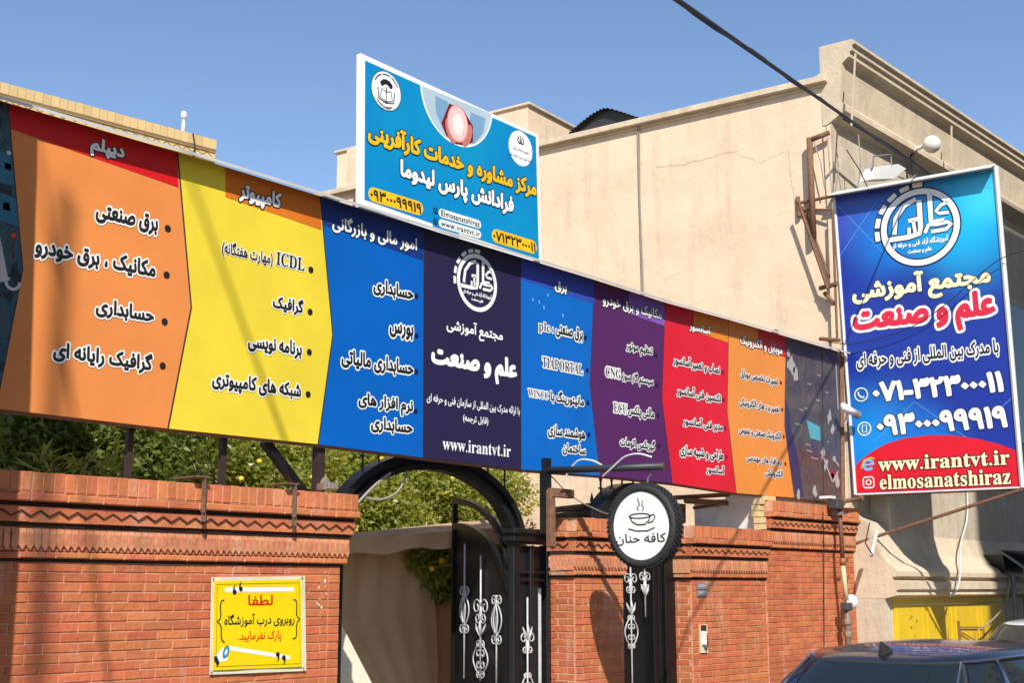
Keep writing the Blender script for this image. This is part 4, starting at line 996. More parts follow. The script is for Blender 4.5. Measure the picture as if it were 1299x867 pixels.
# right column: post, capital, ornament panel
prism_box(8.90, 8.98, GY - .03, GY + .06, 0, 2.19, 'column'); prism_box(9.36, 9.42, GY - .03, GY + .06, 0, 2.19, 'column'); prism_box(8.985, 9.355, GY + .02, GY + .035, 0, 2.18, 'column_panel')
prism_box(9.14, 9.19, GY - .02, GY + .018, 0, 2.18, 'column_rib')
for z0_, z1_, ex in ((2.195, 2.215, .02), (2.217, 2.26, .05), (2.262, 2.285, .03), (2.287, 2.33, .065)): prism_box(8.9 - ex, 9.42, GY - .03 - ex, GY + .07, z0_, z1_, 'capital')
for z0_ in (1.86, 1.93): prism_box(8.985, 9.355, GY - .015, GY + .019, z0_, z0_ + .03, 'panel_moulding')
prism_box(6.62, 6.88, GY - .03, GY + .06, 0, 2.19, 'column'); 
orn = mat('ornament_white', (.60, .59, .57), .4, var=.35, vscale=40)
def plane_tube(mb, pl, pts, r, off, seg=6): mb.tube([pl.P(a, b, off) for a, b in pts], r, seg)
def scroll(mb, pl, s, z, R, off, dx=1, dz=1, r=.007, turns=1.25):
    plane_tube(mb, pl, [(s + dx * (R - R * (1 - .72 * t) * cos(t * turns * 2 * pi)), z + dz * R * (1 - .72 * t) * sin(t * turns * 2 * pi)) for t in [k / 18 for k in range(19)]], r, off, 5)
def bow(mb, pl, s, z0, z1, wd, off, r=.007):
    for sg in (-1, 1): plane_tube(mb, pl, [(s + sg * wd * sin(pi * k / 12), z0 + (z1 - z0) * k / 12) for k in range(13)], r, off, 5)
def barorn(root, pl, s, z0, z1, kinds, off=.03, m=None, w=1.):
    b = MB(); plane_tube(b, pl, [(s, z0), (s, z1)], .009, off); bo = b.build('ornament_bar', m or orn, root, smooth=True)
    for kd, z in kinds:
        mb = MB()
        if kd == 'lantern':
            bow(mb, pl, s, z - .16, z + .16, .055 * w, off); bow(mb, pl, s, z - .13, z + .13, .022 * w, off + .01)
            for dz in (-.17, .17):
                for dx in (-1, 1): scroll(mb, pl, s, z + dz, .030 * w, off, dx, 1 if dz > 0 else -1)
        elif kd == 'fleur':
            for dx in (-1, 1): scroll(mb, pl, s, z + .03, .046 * w, off, dx, 1); scroll(mb, pl, s, z - .07, .032 * w, off, dx, -1)
            for dx in (-1, 1): plane_tube(mb, pl, [(s, z - .1), (s + dx * .02, z - .04), (s + dx * .012, z + .03)], .006, off)
        elif kd == 'leaf':
            for dx in (-1, 1): mb.tube([pl.P(s, z - .06, off), pl.P(s + dx * .035 * w, z, off + .004), pl.P(s + dx * .06 * w, z + .06, off)], [.008, .014, .003], 6)
            mb.tube([pl.P(s, z - .05, off), pl.P(s, z + .03, off + .008), pl.P(s, z + .12, off)], [.006, .016, .002], 6)
        elif kd == 'oval':
            bow(mb, pl, s, z - .16, z + .16, .085 * w, off)
            for q in (-.13, -.045, .045, .13):
                for dx in (-1, 1): scroll(mb, pl, s, z + q, .026 * w, off, dx, 1 if q > 0 else -1, .006, 1)
        mb.build('ornament', m or orn, bo, smooth=True)
barorn(ga, GP, 9.085, .1, 1.72, (('leaf', 1.40), ('fleur', 1.33), ('oval', .9)), w=1.1)
MB().tube([(9.29, GY + .0, .1), (9.29, GY + .0, 1.80)], .016, 6).build('ornament_bar', orn, ga); 
# spear finials on the arch
for x, y in ((461, 640), (482, 620), (508, 600), (598, 603), (621, 618), (642, 640)):
    s, z = GP.px(x, y); zt_ = 2.19 + .72 * sqrt(max(0, 1 - ((s - 7.9) / 1.16) ** 2))
    mb = MB().tube([(s, GY + .02, zt_ - .03), (s, GY + .02, zt_ + .16), (s, GY + .02, zt_ + .22)], [.008, .008, .008], 6).tube([(s - .03, GY + .02, zt_ + .14), (s + .03, GY + .02, zt_ + .14)], .008, 5).tube([(s, GY + .02, zt_ + .2), (s, GY + .02, zt_ + .25), (s, GY + .02, zt_ + .34)], [.007, .018, .001], 6)
    mb.build('spear', blacksteel, ga)
# grey cables looped over the arch
o = MB().tube(sm([GP.P(7.0, 2.51, .1), GP.P(7.18, 2.50, .12), GP.P(7.36, 2.57, .12), GP.P(7.47, 2.70, .1), GP.P(7.50, 2.75, .09)]), .009, 5).tube(sm([GP.P(6.9, 2.42, .1), GP.P(7.1, 2.60, .12), GP.P(7.3, 2.72, .1)]), .011, 5).build('arch_cables', greycable); tag(o, 'grey cables looped over the left shoulder of the gate arch', 'cable')
# gate leaf, opened inward
HG = (8.90, GY + .04); leafdir = (.36, 1.0)
LP = PL(HG, leafdir); l_ = 1.08
gl_ = thing('gate_leaf', (HG[0], HG[1], 0), 'black steel gate leaf with white scroll ornaments standing open inward', 'gate')
gloss = mat('gloss_black', (.009, .009, .010), .42, var=.3, vscale=12, spec=.3, bump=.08)
def top_o(t): return 2.02 + .64 * sqrt(max(0, 1 - (1 - t) ** 2)) ** 1.1       # t 0 at the hinge .. 1 at the meeting edge
N_ = 22
def leafband(z_a, z_b, o0, o1, t0=0., t1=1., name='leaf_rim', m=gloss):
    mb = MB(); vs = []
    for k in range(N_ + 1):
        t = t0 + (t1 - t0) * k / N_; s = l_ * t
        for z in (z_a(t), z_b(t)):
            for o_ in (o0, o1): vs.append(LP.P(s, z, o_))
    fs = []
    for k in range(N_):
        a = 4 * k; b = a + 4
        fs += [(a, b, b + 2, a + 2), (a + 1, a + 3, b + 3, b + 1), (a, a + 1, b + 1, b), (a + 2, b + 2, b + 3, a + 3)]
    fs += [(0, 2, 3, 1), (4 * N_, 4 * N_ + 1, 4 * N_ + 3, 4 * N_ + 2)]
    return mb.add(vs, fs).build(name, m, gl_)
leafband(lambda t: top_o(t) - .055, top_o, -.02, .03); leafband(lambda t: top_o(t) - .30 - .0 * t, lambda t: top_o(t) - .235, -.02, .03)
leafband(lambda t: .06, lambda t: top_o(t) - .301, -.004, .004, name='leaf_sheet')
for t in (0., .975): MB().slab(LP, l_ * t, l_ * t + .03, .05, top_o(min(1, t + .02)) - .056, -.02, .03).build('leaf_stile', gloss, gl_)
MB().slab(LP, .03, l_ - .03, .9, .96, -.015, .024).build('leaf_rail', gloss, gl_)
sh_ = mat('ornament_grey', (.50, .49, .47), .5)
barorn(gl_, LP, .80, .97, 2.22, (('lantern', 1.60),), w=1.7); barorn(gl_, LP, .47, .97, 2.1, (('fleur', 1.60), ('leaf', 1.42), ('oval', 1.16)), w=1.7); barorn(gl_, LP, .16, .97, 1.74, (('lantern', 1.52),), w=1.7)
# brown curtain-like timber at the far jamb
# ------------------------------------------------------------------ small black door
DY = 7.74
DP = PL((0, DY), (1, 0))
sd = thing('side_door', (10.75, DY, 0), 'small black steel door with white scroll ornament under its own arch', 'door')
prism_box(10.19, 10.93, DY + .01, DY + .025, .05, 2.38, 'door_sheet', gloss, sd)
for a, b in ((10.19, 10.25), (10.95, 11.02), (11.04, 11.10), (11.13, 11.31)): prism_box(a, b, DY - .04 - (.02 if a > 11.1 else 0), DY + .05, .0, 2.40, 'door_post', gloss, sd)
archband(.46, .34, .50, .375, DY - .03, DY + .1, 10.66, 2.40, 'door_arch', sd); archband(.502, .377, .58, .44, DY - .05, DY + .12, 10.66, 2.40, 'door_arch_rim', sd)
prism_box(10.19, 11.31, DY - .05, DY + .05, 2.385, 2.43, 'door_head', gloss, sd)
barorn(sd, DP, 10.56, .5, 2.37, (('fleur', 1.86), ('leaf', 1.60), ('oval', 1.38)), .045, w=1.25); barorn(sd, DP, 10.80, 1.52, 2.37, (('leaf', 1.78), ('fleur', 1.88)), .045, w=1.1)
for x, y in ((755, 640), (766, 612), (780, 612), (793, 610), (807, 612)):
    s, z = DP.px(x, y); z = max(z, 2.6)
    mb = MB().tube([(s, DY + .04, 2.44), (s, DY + .04, z + .05)], .010, 6).tube([(s - .035, DY + .04, z - .06), (s + .035, DY + .04, z - .06)], .009, 5).tube([(s, DY + .04, z), (s, DY + .04, z + .04), (s, DY + .04, z + .12)], [.009, .02, .001], 6)
    mb.build('spear', blacksteel, sd)

# ------------------------------------------------------------------ round tyre sign on its pole
RX = 9.15
RS = PL((RX, WY), (0, -1))
rs = thing('round_sign', RS.at(820, 612), 'round white cafe sign set in a black tyre hanging from the pole', 'sign')
sc_s, sc_z = RS.px(818, 668); Rr = .5 * (RS.px(820, 614)[1] - RS.px(820, 722)[1])
cen = RS.P(sc_s, sc_z); axn = RS.nor()
tyre = mat('tyre_rubber', (.022, .022, .023), .75, bump=.2)
prof = [(Rr * .80, .055), (Rr * .86, .075), (Rr * .94, .07), (Rr * .985, .05), (Rr, .02), (Rr, -.02), (Rr * .985, -.045), (Rr * .94, -.06), (Rr * .86, -.06), (Rr * .80, -.05), (Rr * .80, .055)]
MB().lathe(prof, cen, axn, 64).build('tyre', tyre, rs, smooth=True)
mb = MB(); xa = Vector((0, 0, 1)); ya = axn.cross(xa)
for k in range(56):
    for j, h in enumerate((.045, .015, -.012, -.038)):
        a = 2 * pi * (k + .5 * (j % 2)) / 56; rad = xa * cos(a) + ya * sin(a); tg = -xa * sin(a) + ya * cos(a); c = cen + rad * (Rr * (.985 if j in (0, 3) else 1.0)) + axn * h
        w_, d_ = .014, .010
        mb.add([c + tg * p * w_ + axn * (q * d_ + p * .004) + rad * o_ for o_ in (0, .012) for p, q in ((-1, -1), (1, -1), (1, 1), (-1, 1))], [(4, 5, 6, 7), (0, 1, 5, 4), (1, 2, 6, 5), (2, 3, 7, 6), (3, 0, 4, 7)])
mb.build('tread', tyre, rs)
mb = MB(); mb.lathe([(Rr * .80, .02), (Rr * .80, .058), (0, .0581)], cen, axn, 64); fc = mb.build('sign_face', white, rs)
MB().lathe([(Rr * .80, -.04), (0, -.0401)], cen, axn, 48).build('sign_back', white, rs)
mb = MB()
def RSs(pts, w_=.012): stroke(mb, RS, [(sc_s + x * Rr, sc_z + y * Rr) for x, y in pts], w_ * .85, .062)
RSs([(.30 * cos(a) - .02, .235 + .055 * sin(a)) for a in [k * .3142 for k in range(21)]], .010)
RSs([(-.33, .25), (-.24, .10), (-.1, .03), (.12, .03), (.24, .12), (.29, .24)], .012); RSs([(.26, .22), (.38, .26), (.42, .2), (.36, .1), (.22, .06)], .011)
RSs([(-.36, -.06), (-.1, -.12), (.2, -.12), (.40, -.05)], .011)
RSs([(-.05, .36), (-.09, .42), (-.02, .5), (-.05, .58), (-.08, .66)], .009); RSs([(.06, .34), (.1, .42), (.04, .5), (.08, .6)], .009)
mb.build('cup_drawing', black, fc, fix=False)
write('کافه حنان', RS, 787, 850, 685, 15, fc, black, None, bold=-.005 + .012, off=.062)
# pole and hooks
p0 = (9.0, WY - .03, 2.84); tip = RS.at(842, 592)
pole = thing('sign_pole', p0, 'black steel pole sticking out over the pavement and holding the round cafe sign', 'pole')
MB().tube([p0, (tip.x, tip.y, tip.z)], .032, 12).build('tube', mat('pole_grey', (.035, .037, .042), .5, var=.3), pole, smooth=True)
MB().lathe([(.030, 0), (.024, .002), (.024, -.03)], tip, (tip - Vector(p0)).normalized(), 12).build('rusty_end', rust, pole)
hk = Vector((RX, RS.at(822, 600).y, 0)); zt_ = RS.at(822, 598).z
MB().tube([(RX, hk.y, zt_ + .02), (RX, hk.y - .03, zt_ - .03), (RX, hk.y, zt_ - .06), (RX, hk.y + .01, sc_z + Rr + .0)], .008, 6).build('hook', greysteel, pole)
o = MB().tube(sm([(9.02, WY - .2, 2.72), (9.03, WY - .28, 2.84), (9.04, WY - .38, 2.915), (9.05, WY - .52, 2.90), (9.10, WY - .58, 2.86)]), .009, 6).tube(sm([(9.06, WY - .62, 2.76), (9.05, WY - .72, 2.82), (9.05, WY - .86, 2.91), (9.06, WY - 1.0, 2.93), (9.12, WY - 1.1, 2.90)]), .009, 6).build('white_cable', mat('white_cable', (.6, .6, .58), .5)); tag(o, 'white cable wound loosely round the sign pole', 'cable')
o = MB().tube(sm([(9.03, WY - .05, 2.8), (9.4, WY - .02, 2.62), (9.8, WY - .0, 2.52), (10.1, WY + .1, 2.5), (10.4, WY + .2, 2.5)]), .006, 5).build('slack_cable', greycable); tag(o, 'thin slack cable hanging from the pole foot towards the small door arch', 'cable')
# post carrying the pole
pst = thing('banner_post', (9.0, WY - .02, 1.9), 'dark post with a brown bracket at the left end of the narrow brick pier', 'post')
MB().box((8.965, WY - .06, 2.28), (9.035, WY + .02, 2.95)).build('post_tube', blacksteel, pst)
MB().box((8.95, WY - .12, 2.16), (9.02, WY - .063, 2.66)).build('bracket', rust, pst, bevel=.004)
MB().box((8.97, WY - .13, 2.60), (9.28, WY - .065, 2.68)).build('bracket_arm', rust, pst, bevel=.004)

# ------------------------------------------------------------------ posts between wall and banner
darkbrown = mat('dark_brown_steel', (.035, .018, .013), .7, var=.4, vscale=15)
for i, (x, wd, d, l) in enumerate(((180, .038, .15, 'dark thin post left of the yellow notice, under the orange panel'), (297, .042, .12, 'dark thin post above the yellow notice, under the yellow panel'), (413, .068, .05, 'thick dark post at the right end of the left brick wall'))):
    s, z = WL.px(x, 600); xx = 3.3 + s
    o = MB().box((xx - wd / 2, WY + d, 2.3), (xx + wd / 2, WY + d + wd, 2.98)).build('support_post', darkbrown); tag(o, l, 'post', 'posts holding the long banner')
o = MB().tube([WL.at(335, 560, -.1), WL.at(386, 628, -.12)], 1, 4, rect=(.032, .032)).build('diagonal_brace', blacksteel); tag(o, 'dark diagonal brace between banner and wall top, left of the thick post', 'brace')
clip = mat('clip_steel', (.22, .13, .09), .6, var=.4, vscale=30)
for x, l in ((247, 'rusty angle clip hooked over the wall coping above the yellow notice'), (361.5, 'rusty angle clip hooked over the wall coping near the thick post')):
    s, z = WL.px(x, 612); s -= .03
    o = MB().slab(WL, s, s + .034, 2.30, 2.535, .125, .137).slab(WL, s + .0, s + .006, 2.30, 2.534, .138, .165).slab(WL, s - .08, s + .034, 2.5355, 2.543, -.1, .165).slab(WL, s + .006, s + .03, 2.24, 2.299, .125, .145).build('coping_clip', clip); tag(o, l, 'clip', 'clips on the left wall coping')
# lamp boxes and cameras
def lampbox(x, y, pl, off, label, m, s=1.):
    a, z = pl.px(x, y); t = thing('flood_lamp', pl.P(a, z, off), label, 'lamp')
    MB().ext([pl.P(a - .055 * s, z - .06 * s, off), pl.P(a - .055 * s, z + .03 * s, off), pl.P(a - .01 * s, z + .09 * s, off), pl.P(a + .04 * s, z + .03 * s, off), pl.P(a + .04 * s, z - .06 * s, off)], pl.nor() * .05).build('housing', m, t)
    MB().slab(pl, a - .02 * s, a + .13 * s, z - .055 * s, z + .025 * s, off + .052, off + .075).build('lens_plate', m, t, bevel=.004)
    MB().slab(pl, a - .12 * s, a - .056 * s, z - .07 * s, z + .01 * s, off + .01, off + .03).build('bracket', clip, t); return t
lampbox(408, 616, WL, .02, 'small grey house-shaped lamp beside the thick post on the left wall', mat('lamp_grey_warm', (.24, .19, .16), .6), .62)
a, z = FT.px(1043, 640)
t = thing('security_camera', FT.P(a, z, .14), 'black box camera with a white bracket over the tall brick wall', 'camera')
MB().slab(FT, a - .12, a + .05, z - .07, z + .05, .14, .26).build('camera_body', mat('camera_dark', (.05, .05, .052), .5), t, bevel=.01)
MB().slab(FT, a - .14, a + .0, z + .055, z + .085, .04, .18).build('bracket', whitepaint, t)
MB().slab(FT, a - .0, a + .04, z - .14, z - .101, .10, .26).build('visor', greysteel, t)
t = thing('security_camera', BN.at(1076, 524, .1), 'small white bullet camera between the long banner and the blue banner', 'camera')
c = BN.at(1074, 522, .16); MB().tube([c + Vector((-.12, 0, .05)), c + Vector((.08, -.06, -.02))], [.05, .045], 12).build('camera_body', whitepaint, t, smooth=True)
MB().tube([c + Vector((.075, -.058, -.018)), c + Vector((.15, -.08, -.045))], [.05, .05], 12).build('camera_hood', greysteel, t); MB().tube([c + Vector((.02, 0, -.04)), c + Vector((.05, .05, -.14))], .016, 6).build('mount', whitepaint, t)

# ------------------------------------------------------------------ things on the right brick walls
a, z = FR.px(889, 749)
t = thing('number_plates', FR.P(a, z, 0), 'two small blue and white house plates fixed above the intercom', 'plate')
blp = mat('plate_blue', (.16, .19, .26), .4)
for dz in (.034, -.034):
    q = MB().slab(FR, a - .085, a + .085, z + dz - .03, z + dz + .03, .006, .018).build('plate', blp, t, bevel=.002)
    MB().slab(FR, a - .075, a + .075, z + dz - .006, z + dz + .022, .0185, .0195).build('plate_face', mat('plate_grey', (.45, .44, .43), .5, var=.5, vscale=60), q)
a, z = FR.px(891, 811)
t = thing('intercom', FR.P(a, z, 0), 'cream intercom box with a hanging handset set in the low brick wall', 'intercom')
crm = mat('intercom_cream', (.68, .60, .42), .6, var=.1)
MB().slab(FR, a - .06, a + .07, z - .14, z + .14, .004, .02).build('back_plate', crm, t); MB().slab(FR, a - .055, a + .045, z + .08, z + .135, .021, .024).build('opening', groove, t)
MB().slab(FR, a - .05, a + .01, z - .06, z + .07, .0205, .05).build('box', whitepaint, t, bevel=.004)
MB().tube([FR.P(a + .035, z + .06, .03), FR.P(a + .04, z - .06, .035), FR.P(a + .02, z - .11, .035), FR.P(a - .01, z - .09, .035)], .008, 6).build('cord', black, t)
# gas pipe
gp = thing('gas_pipe', FT.P(1.6, .9, .1), 'rusty gas pipe with cream lower length and regulator on the tall brick wall', 'pipe')
G = [FT.at(x, y, .20) for x, y in ((1091, 633), (1064.5, 637), (1069, 712))]
cream_p = mat('pipe_cream', (.72, .62, .36), .5, var=.15)
MB().tube([G[0], G[1] + Vector((.05, 0, .0))], .026, 10).tube([G[1] + Vector((0, 0, .04)), G[2]], .026, 10).build('upper_pipe', mat('pipe_brown', (.20, .09, .055), .6, var=.4, vscale=20), gp, smooth=True)
MB().ball(G[0] + Vector((.02, 0, 0)), .04).build('pipe_end', rust, gp, smooth=True); MB().tube([G[2] + Vector((0, 0, .03)), G[2] - Vector((0, 0, .05))], .036, 10).build('coupling', mat('pipe_orange', (.42, .16, .05), .6, var=.3), gp, smooth=True)
MB().tube([G[2], G[2] + Vector((.12, 0, 0)), G[2] + Vector((.12, 0, .03))], .014, 6).build('side_stub', rust, gp)
MB().ball(G[1], .036).build('elbow', mat('pipe_orange', (.42, .16, .05), .6, var=.3), gp, smooth=True)
c1 = FT.at(1074, 764, .20); MB().tube([G[2] - Vector((0, 0, .05)), c1], .026, 10).build('lower_pipe', cream_p, gp, smooth=True)
rg_ = FT.at(1079, 768, .2)
mb = MB().lathe([(.02, -.03), (.075, -.03), (.085, -.01), (.085, .01), (.075, .03), (.03, .04), (.03, .09), (0, .09)], c1 + Vector((.12, 0, 0)), (1, -.2, 0), 14).tube([c1 + Vector((-.02, 0, 0)), c1 + Vector((.25, 0, .0))], .026, 8); mb.build('regulator', whitepaint, gp, smooth=True)
MB().box(tuple(c1 + Vector((-.07, -.05, -.10))), tuple(c1 + Vector((.05, .05, -.01)))).build('valve_box', mat('valve_dark', (.06, .05, .05), .6), gp, bevel=.01)
c2 = FT.at(1076, 840, .2); MB().tube([c1 - Vector((0, 0, .1)), c1 - Vector((0, 0, .24)), c2], [.036, .036, .03], 10).build('meter_pipe', mat('pipe_grey', (.20, .17, .15), .5, var=.3), gp, smooth=True)
for dz in (-.26, -.40): MB().lathe([(.03, 0), (.058, .0), (.06, .03), (.058, .06), (.03, .06)], c1 + Vector((0, 0, dz)), seg=6).build('union_nut', mat('brass_nut', (.34, .22, .14), .4, metal=.4), gp)
o = MB().tube([FT.at(1044, 650, .16), FT.at(1045, 700, .03), FT.at(1045.5, 820, .012)], .006, 5).build('camera_cable', cable); tag(o, 'thin dark cable running down the tall brick wall below the box camera', 'cable')

# ------------------------------------------------------------------ fittings on the beige building
# down pipe near the corner
dp = thing('down_pipe', SW.P(.3, 6.4, .1), 'rusty brown pipe with a short top arm on the beige side wall near the corner', 'pipe')
A = [SW.at(1052, 168, .10), SW.at(1027, 178, .12), SW.at(1032, 302, .12)]
MB().tube(A[:2], .035, 8).build('pipe_arm', rust, dp, smooth=True); MB().tube([A[1] + Vector((0, 0, .03)), A[2]], .042, 8).build('pipe_length', rust, dp, smooth=True)
# bracket frame of the banner on the side wall
bf = thing('steel_bracket', SW.P(.2, 4.8, .1), 'rusty triangular steel bracket tying the blue banner to the side wall', 'bracket')
def seg(pxa, pxb, oa, ob_, r, nm='strut', m=rust, par=bf): return MB().tube([SW.at(*pxa, oa), SW.at(*pxb, ob_)], r, 6).build(nm, m, par)
seg((1012, 258), (1060, 248), .05, .16, .022); seg((1012, 266), (1055, 266), .05, .14, .015); seg((1013, 256), (1050, 366), .22, .2, .022); seg((1019, 262), (1052, 352), .05, .05, .018)
seg((1012, 250), (1014, 275), .02, .05, .03); seg((1040, 366), (1062, 360), .1, .2, .03, 'clamp'); seg((1046, 372), (1058, 386), .1, .14, .03, 'clamp'); seg((1040, 430), (1065, 432), .1, .2, .025, 'clamp'); seg((1056, 266), (1062, 430), .18, .18, .016)
for k, (a, b) in enumerate((((1048, 160), (1058, 350)), ((1062, 190), (1059, 246)), ((1074, 190), (1104, 246)), ((1089, 170), (1088, 244)), ((1030, 172), (1046, 240)))):
    o = MB().tube([SW.at(*a, .1), SW.at((a[0] + b[0]) / 2 + 3, (a[1] + b[1]) / 2, .15), SW.at(*b, .12)], .008, 5).build('loose_wire', cable if k == 2 else greycable)
    tag(o, ['long loose wire down beside the bracket at the beige corner', 'short wire dropping to the banner corner at the beige building', 'dark wire slanting to the blue banner top edge', 'wire hanging from the cornice to the middle of the banner top', 'wire looping left of the brown pipe near the parapet'][k], 'wire')
# flood light over the banner
FW = PL((X0, 7.0), (1, 0))
fl = thing('flood_light', FW.at(1128, 215), 'white rectangular flood light above the blue banner under the cornice', 'lamp')
p = [FW.at(1103, 228), FW.at(1110, 212), FW.at(1140, 208), FW.at(1150, 214), FW.at(1134, 227)]
MB().ext(p, (0, .14, .0)).build('lamp_housing', whitepaint, fl, bevel=.004)
MB().tube([FW.at(1107, 214), FW.at(1108, 198), FW.at(1130, 196), FW.at(1131, 210)], .012, 5).tube([FW.at(1140, 224), FW.at(1151, 229), FW.at(1162, 222)], .012, 5).build('yoke', greysteel, fl)
# globe lamp on the fascia
gc = PL((X0, 7.05), (1, 0)).at(1182, 183)
gb = thing('globe_lamp', gc, 'white globe lamp on the cornice fascia', 'lamp')
MB().ball(gc, .125, 20).build('globe', mat('opal_glass', (.80, .76, .68), .35), gb, smooth=True)
MB().tube([gc + Vector((.0, .1, 0)), gc + Vector((.02, .36, -.02))], .03, 8).build('arm', whitepaint, gb); MB().tube([gc + Vector((.01, .30, 0)), gc + Vector((.02, .30, -.5))], .03, 6).build('back_strip', darkgap, gb)
for k, (a, b) in enumerate((((1085, 68), (1080, 160)), ((1207, 160), (1207, 215)))):
    q = PL((X0, 7.02 if k == 0 else 7.08), (1, 0)); o = MB().tube([q.at(*a), q.at(*b)], .014, 5).build('cornice_wire', mat('tan_cord', (.5, .40, .27), .8)); tag(o, ['tan cord hanging over the left end of the cornice', 'pale cord hanging over the cornice right of the globe lamp'][k], 'cord')
# overhead power cable (and a thinner one)
def cat_(a, b, sag, n=26): return [a.lerp(b, k / n) + Vector((0, 0, -sag * 4 * (k / n) * (1 - k / n))) for k in range(n + 1)]
e1 = PL((0, 6.95), (1, 0)).at(1178, 222); s1_ = PL((0, 2.6), (1, 0)).at(851, -6)
o = MB().tube(cat_(s1_ + (s1_ - e1) * 1.5, e1, .0, 60), .0115, 7).build('power_cable', cable); tag(o, 'thick black overhead cable running down to the cornice of the beige building', 'cable')
o = MB().tube([p + Vector((.022 * cos(k * 1.1), .0, .016 * sin(k * 1.1))) for k, p in enumerate(cat_(s1_ + (s1_ - e1) * 1.5, e1, .0, 90))], .005, 5).build('power_cable', cable); tag(o, 'thin wire twisted beside the thick overhead cable', 'cable')
o = MB().tube([FW.at(1070, 150, -.1), FW.at(1130, 186, -.0), FW.at(1180, 222, .1)], .02, 6).build('soffit_cable', cable); tag(o, 'black cable running along the underside of the cornice', 'cable')
# unseen pole and wires behind the camera, added for their shadow streaks
up_ = thing('utility_pole', (-4.6, -2.5, 0), 'tall round utility pole across the street', 'pole'); MB().tube([(-4.6, -2.5, 0), (-4.6, -2.5, 15.3)], [.08, .045], 12).build('shaft', greysteel, up_, smooth=True)
o = MB().tube([BN.at(236, 205) + SUN * 15.4, BN.at(243, 232) + SUN * 15, BN.at(360, 555) + SUN * 9, BN.at(380, 610) + SUN * 8], .017, 6).build('street_cable', cable); tag(o, 'street cable spanning from the utility pole', 'cable')  # set along the sun rays so its shadow crosses the yellow panel
o = MB().tube([BN.at(36, 140) + SUN * 14.5, BN.at(50, 200) + SUN * 14, BN.at(140, 880) + SUN * 8.5], .014, 6).build('guy_wire', cable); tag(o, 'stay wire of the utility pole across the street', 'wire')  # set along the sun rays to streak the panel and left wall
# wires in front of the blue banner
o = MB().tube(sm([VB.at(1299, 318, .1), VB.at(1262, 333, .1), VB.at(1200, 386, .12), VB.at(1150, 418, .1), VB.at(1085, 436, .1), VB.at(1050, 434, .1)]), .006, 5).build('loose_wire', cable); tag(o, 'dark wire swinging across the face of the blue banner', 'wire')
for a, b, c_, r in (((1060, 246), (1150, 247), (1128, 232), .012),): pass
# PVC stub, white drop cable, black awning lamp at the right edge
CF = PL((X0, 7.0), (1, 0))
o = MB().tube([CF.at(1112, 675), CF.at(1105, 706)], .024, 8).build('pipe_stub', mat('pvc_grey', (.55, .55, .54), .5)); tag(o, 'short grey plastic pipe stub leaning on the beige wall foot', 'pipe')
o = MB().tube([CF.at(1103, 664, .05), CF.at(1098, 690, .1), CF.at(1107, 705, .05)], .008, 5).build('black_cable_loop', cable); tag(o, 'black cable looping round the plastic pipe stub', 'cable')
CU = PL((X0, 6.88), (1, 0))
o = MB().tube(sm([CU.at(1226, 600, -.31), CU.at(1227, 655, -.30), CU.at(1219, 690, -.18), CU.at(1218, 728, .06), CU.at(1214, 748, .06), CU.at(1205, 757, .06)]), .012, 6).build('drop_cable', mat('white_cable', (.6, .6, .58), .5)); tag(o, 'white drop cable over the lit base moulding above the yellow door', 'cable')
aw = thing('awning_lamp', CU.at(1288, 760), 'black hooded lamp on a thin post at the right edge above the white car', 'lamp')
p = [CU.at(1268, 697), CU.at(1299, 706), CU.at(1330, 728), CU.at(1299, 722)]
MB().ext([CU.at(1268, 698), CU.at(1300, 700), CU.at(1345, 722), CU.at(1299, 719)], (0, -.35, -.08)).build('hood', blacksteel, aw)
MB().ext([CU.at(1272, 704), CU.at(1298, 722), CU.at(1296, 734), CU.at(1276, 728)], (0, .3, 0)).build('lamp_body', blacksteel, aw)
MB().tube([CU.at(1285, 730), CU.at(1290, 800)], .035, 8).build('post', greysteel, aw)
o = MB().tube(sm([CU.at(1281, 735), CU.at(1276, 765), CU.at(1258, 788), CU.at(1240, 800)]), .011, 6).build('hanging_cable', greycable); tag(o, 'grey cable hanging from the hooded lamp towards the yellow door', 'cable')

# ------------------------------------------------------------------ yard: tarpaulin tent, inner wall, timber
tarp = mat('tarp_brown', (.66, .43, .24), .8, c2=(.56, .36, .19), vscale=2, bump=.25, bscale=5)
tarp2 = mat('tarp_dark', (.46, .30, .17), .8, var=.2, vscale=3, bump=.2, bscale=6)
T1 = PL((0, 9.7), (1, 0)); T2 = PL((0, 9.0), (1, 0))
tt = thing('tarp_tent', T1.at(500, 860), 'brown tarpaulin awning and hanging side curtain in the yard behind the gate', 'awning')
def sheet(fn, nu, nv, name, m, par, thick=None):
    mb = MB(); vs = [fn(i / nu, j / nv) for j in range(nv + 1) for i in range(nu + 1)]
    mb.add(vs, [(j * (nu + 1) + i, j * (nu + 1) + i + 1, (j + 1) * (nu + 1) + i + 1, (j + 1) * (nu + 1) + i) for j in range(nv) for i in range(nu)])
    o = mb.build(name, m, par, smooth=True, fix=False); return o
def L2(a, b, t): return a + (b - a) * t
A0, A1, B0, B1 = T1.at(428, 692), T1.at(545, 690), T1.at(418, 900), T1.at(545, 900)
MB().slab(T1, T1.px(400, 800)[0], T1.px(600, 800)[0], 0, 2.2, -.35, -.3).build('pale_panel', mat('pale_board', (.88, .78, .60), .9, var=.12, dirt=.2), tt)  # light-coloured panel behind the curtain, stands in for a sunlit patch
def lft(v): return max(0, (v - .43) / .4) * .38
sheet(lambda u, v: (lambda q: L2(L2(A0, A1, q), L2(B0, B1, q), v))(u + (1 - u) * min(.6, lft(v))) + Vector((0, .008 * sin(u * 26 + 2 * sin(v * 3)) * (1 - v * .5) - .12 * u * sin(v * 2), -.05 * sin(u * pi) * (1 - v))), 60, 16, 'curtain', tarp, tt)
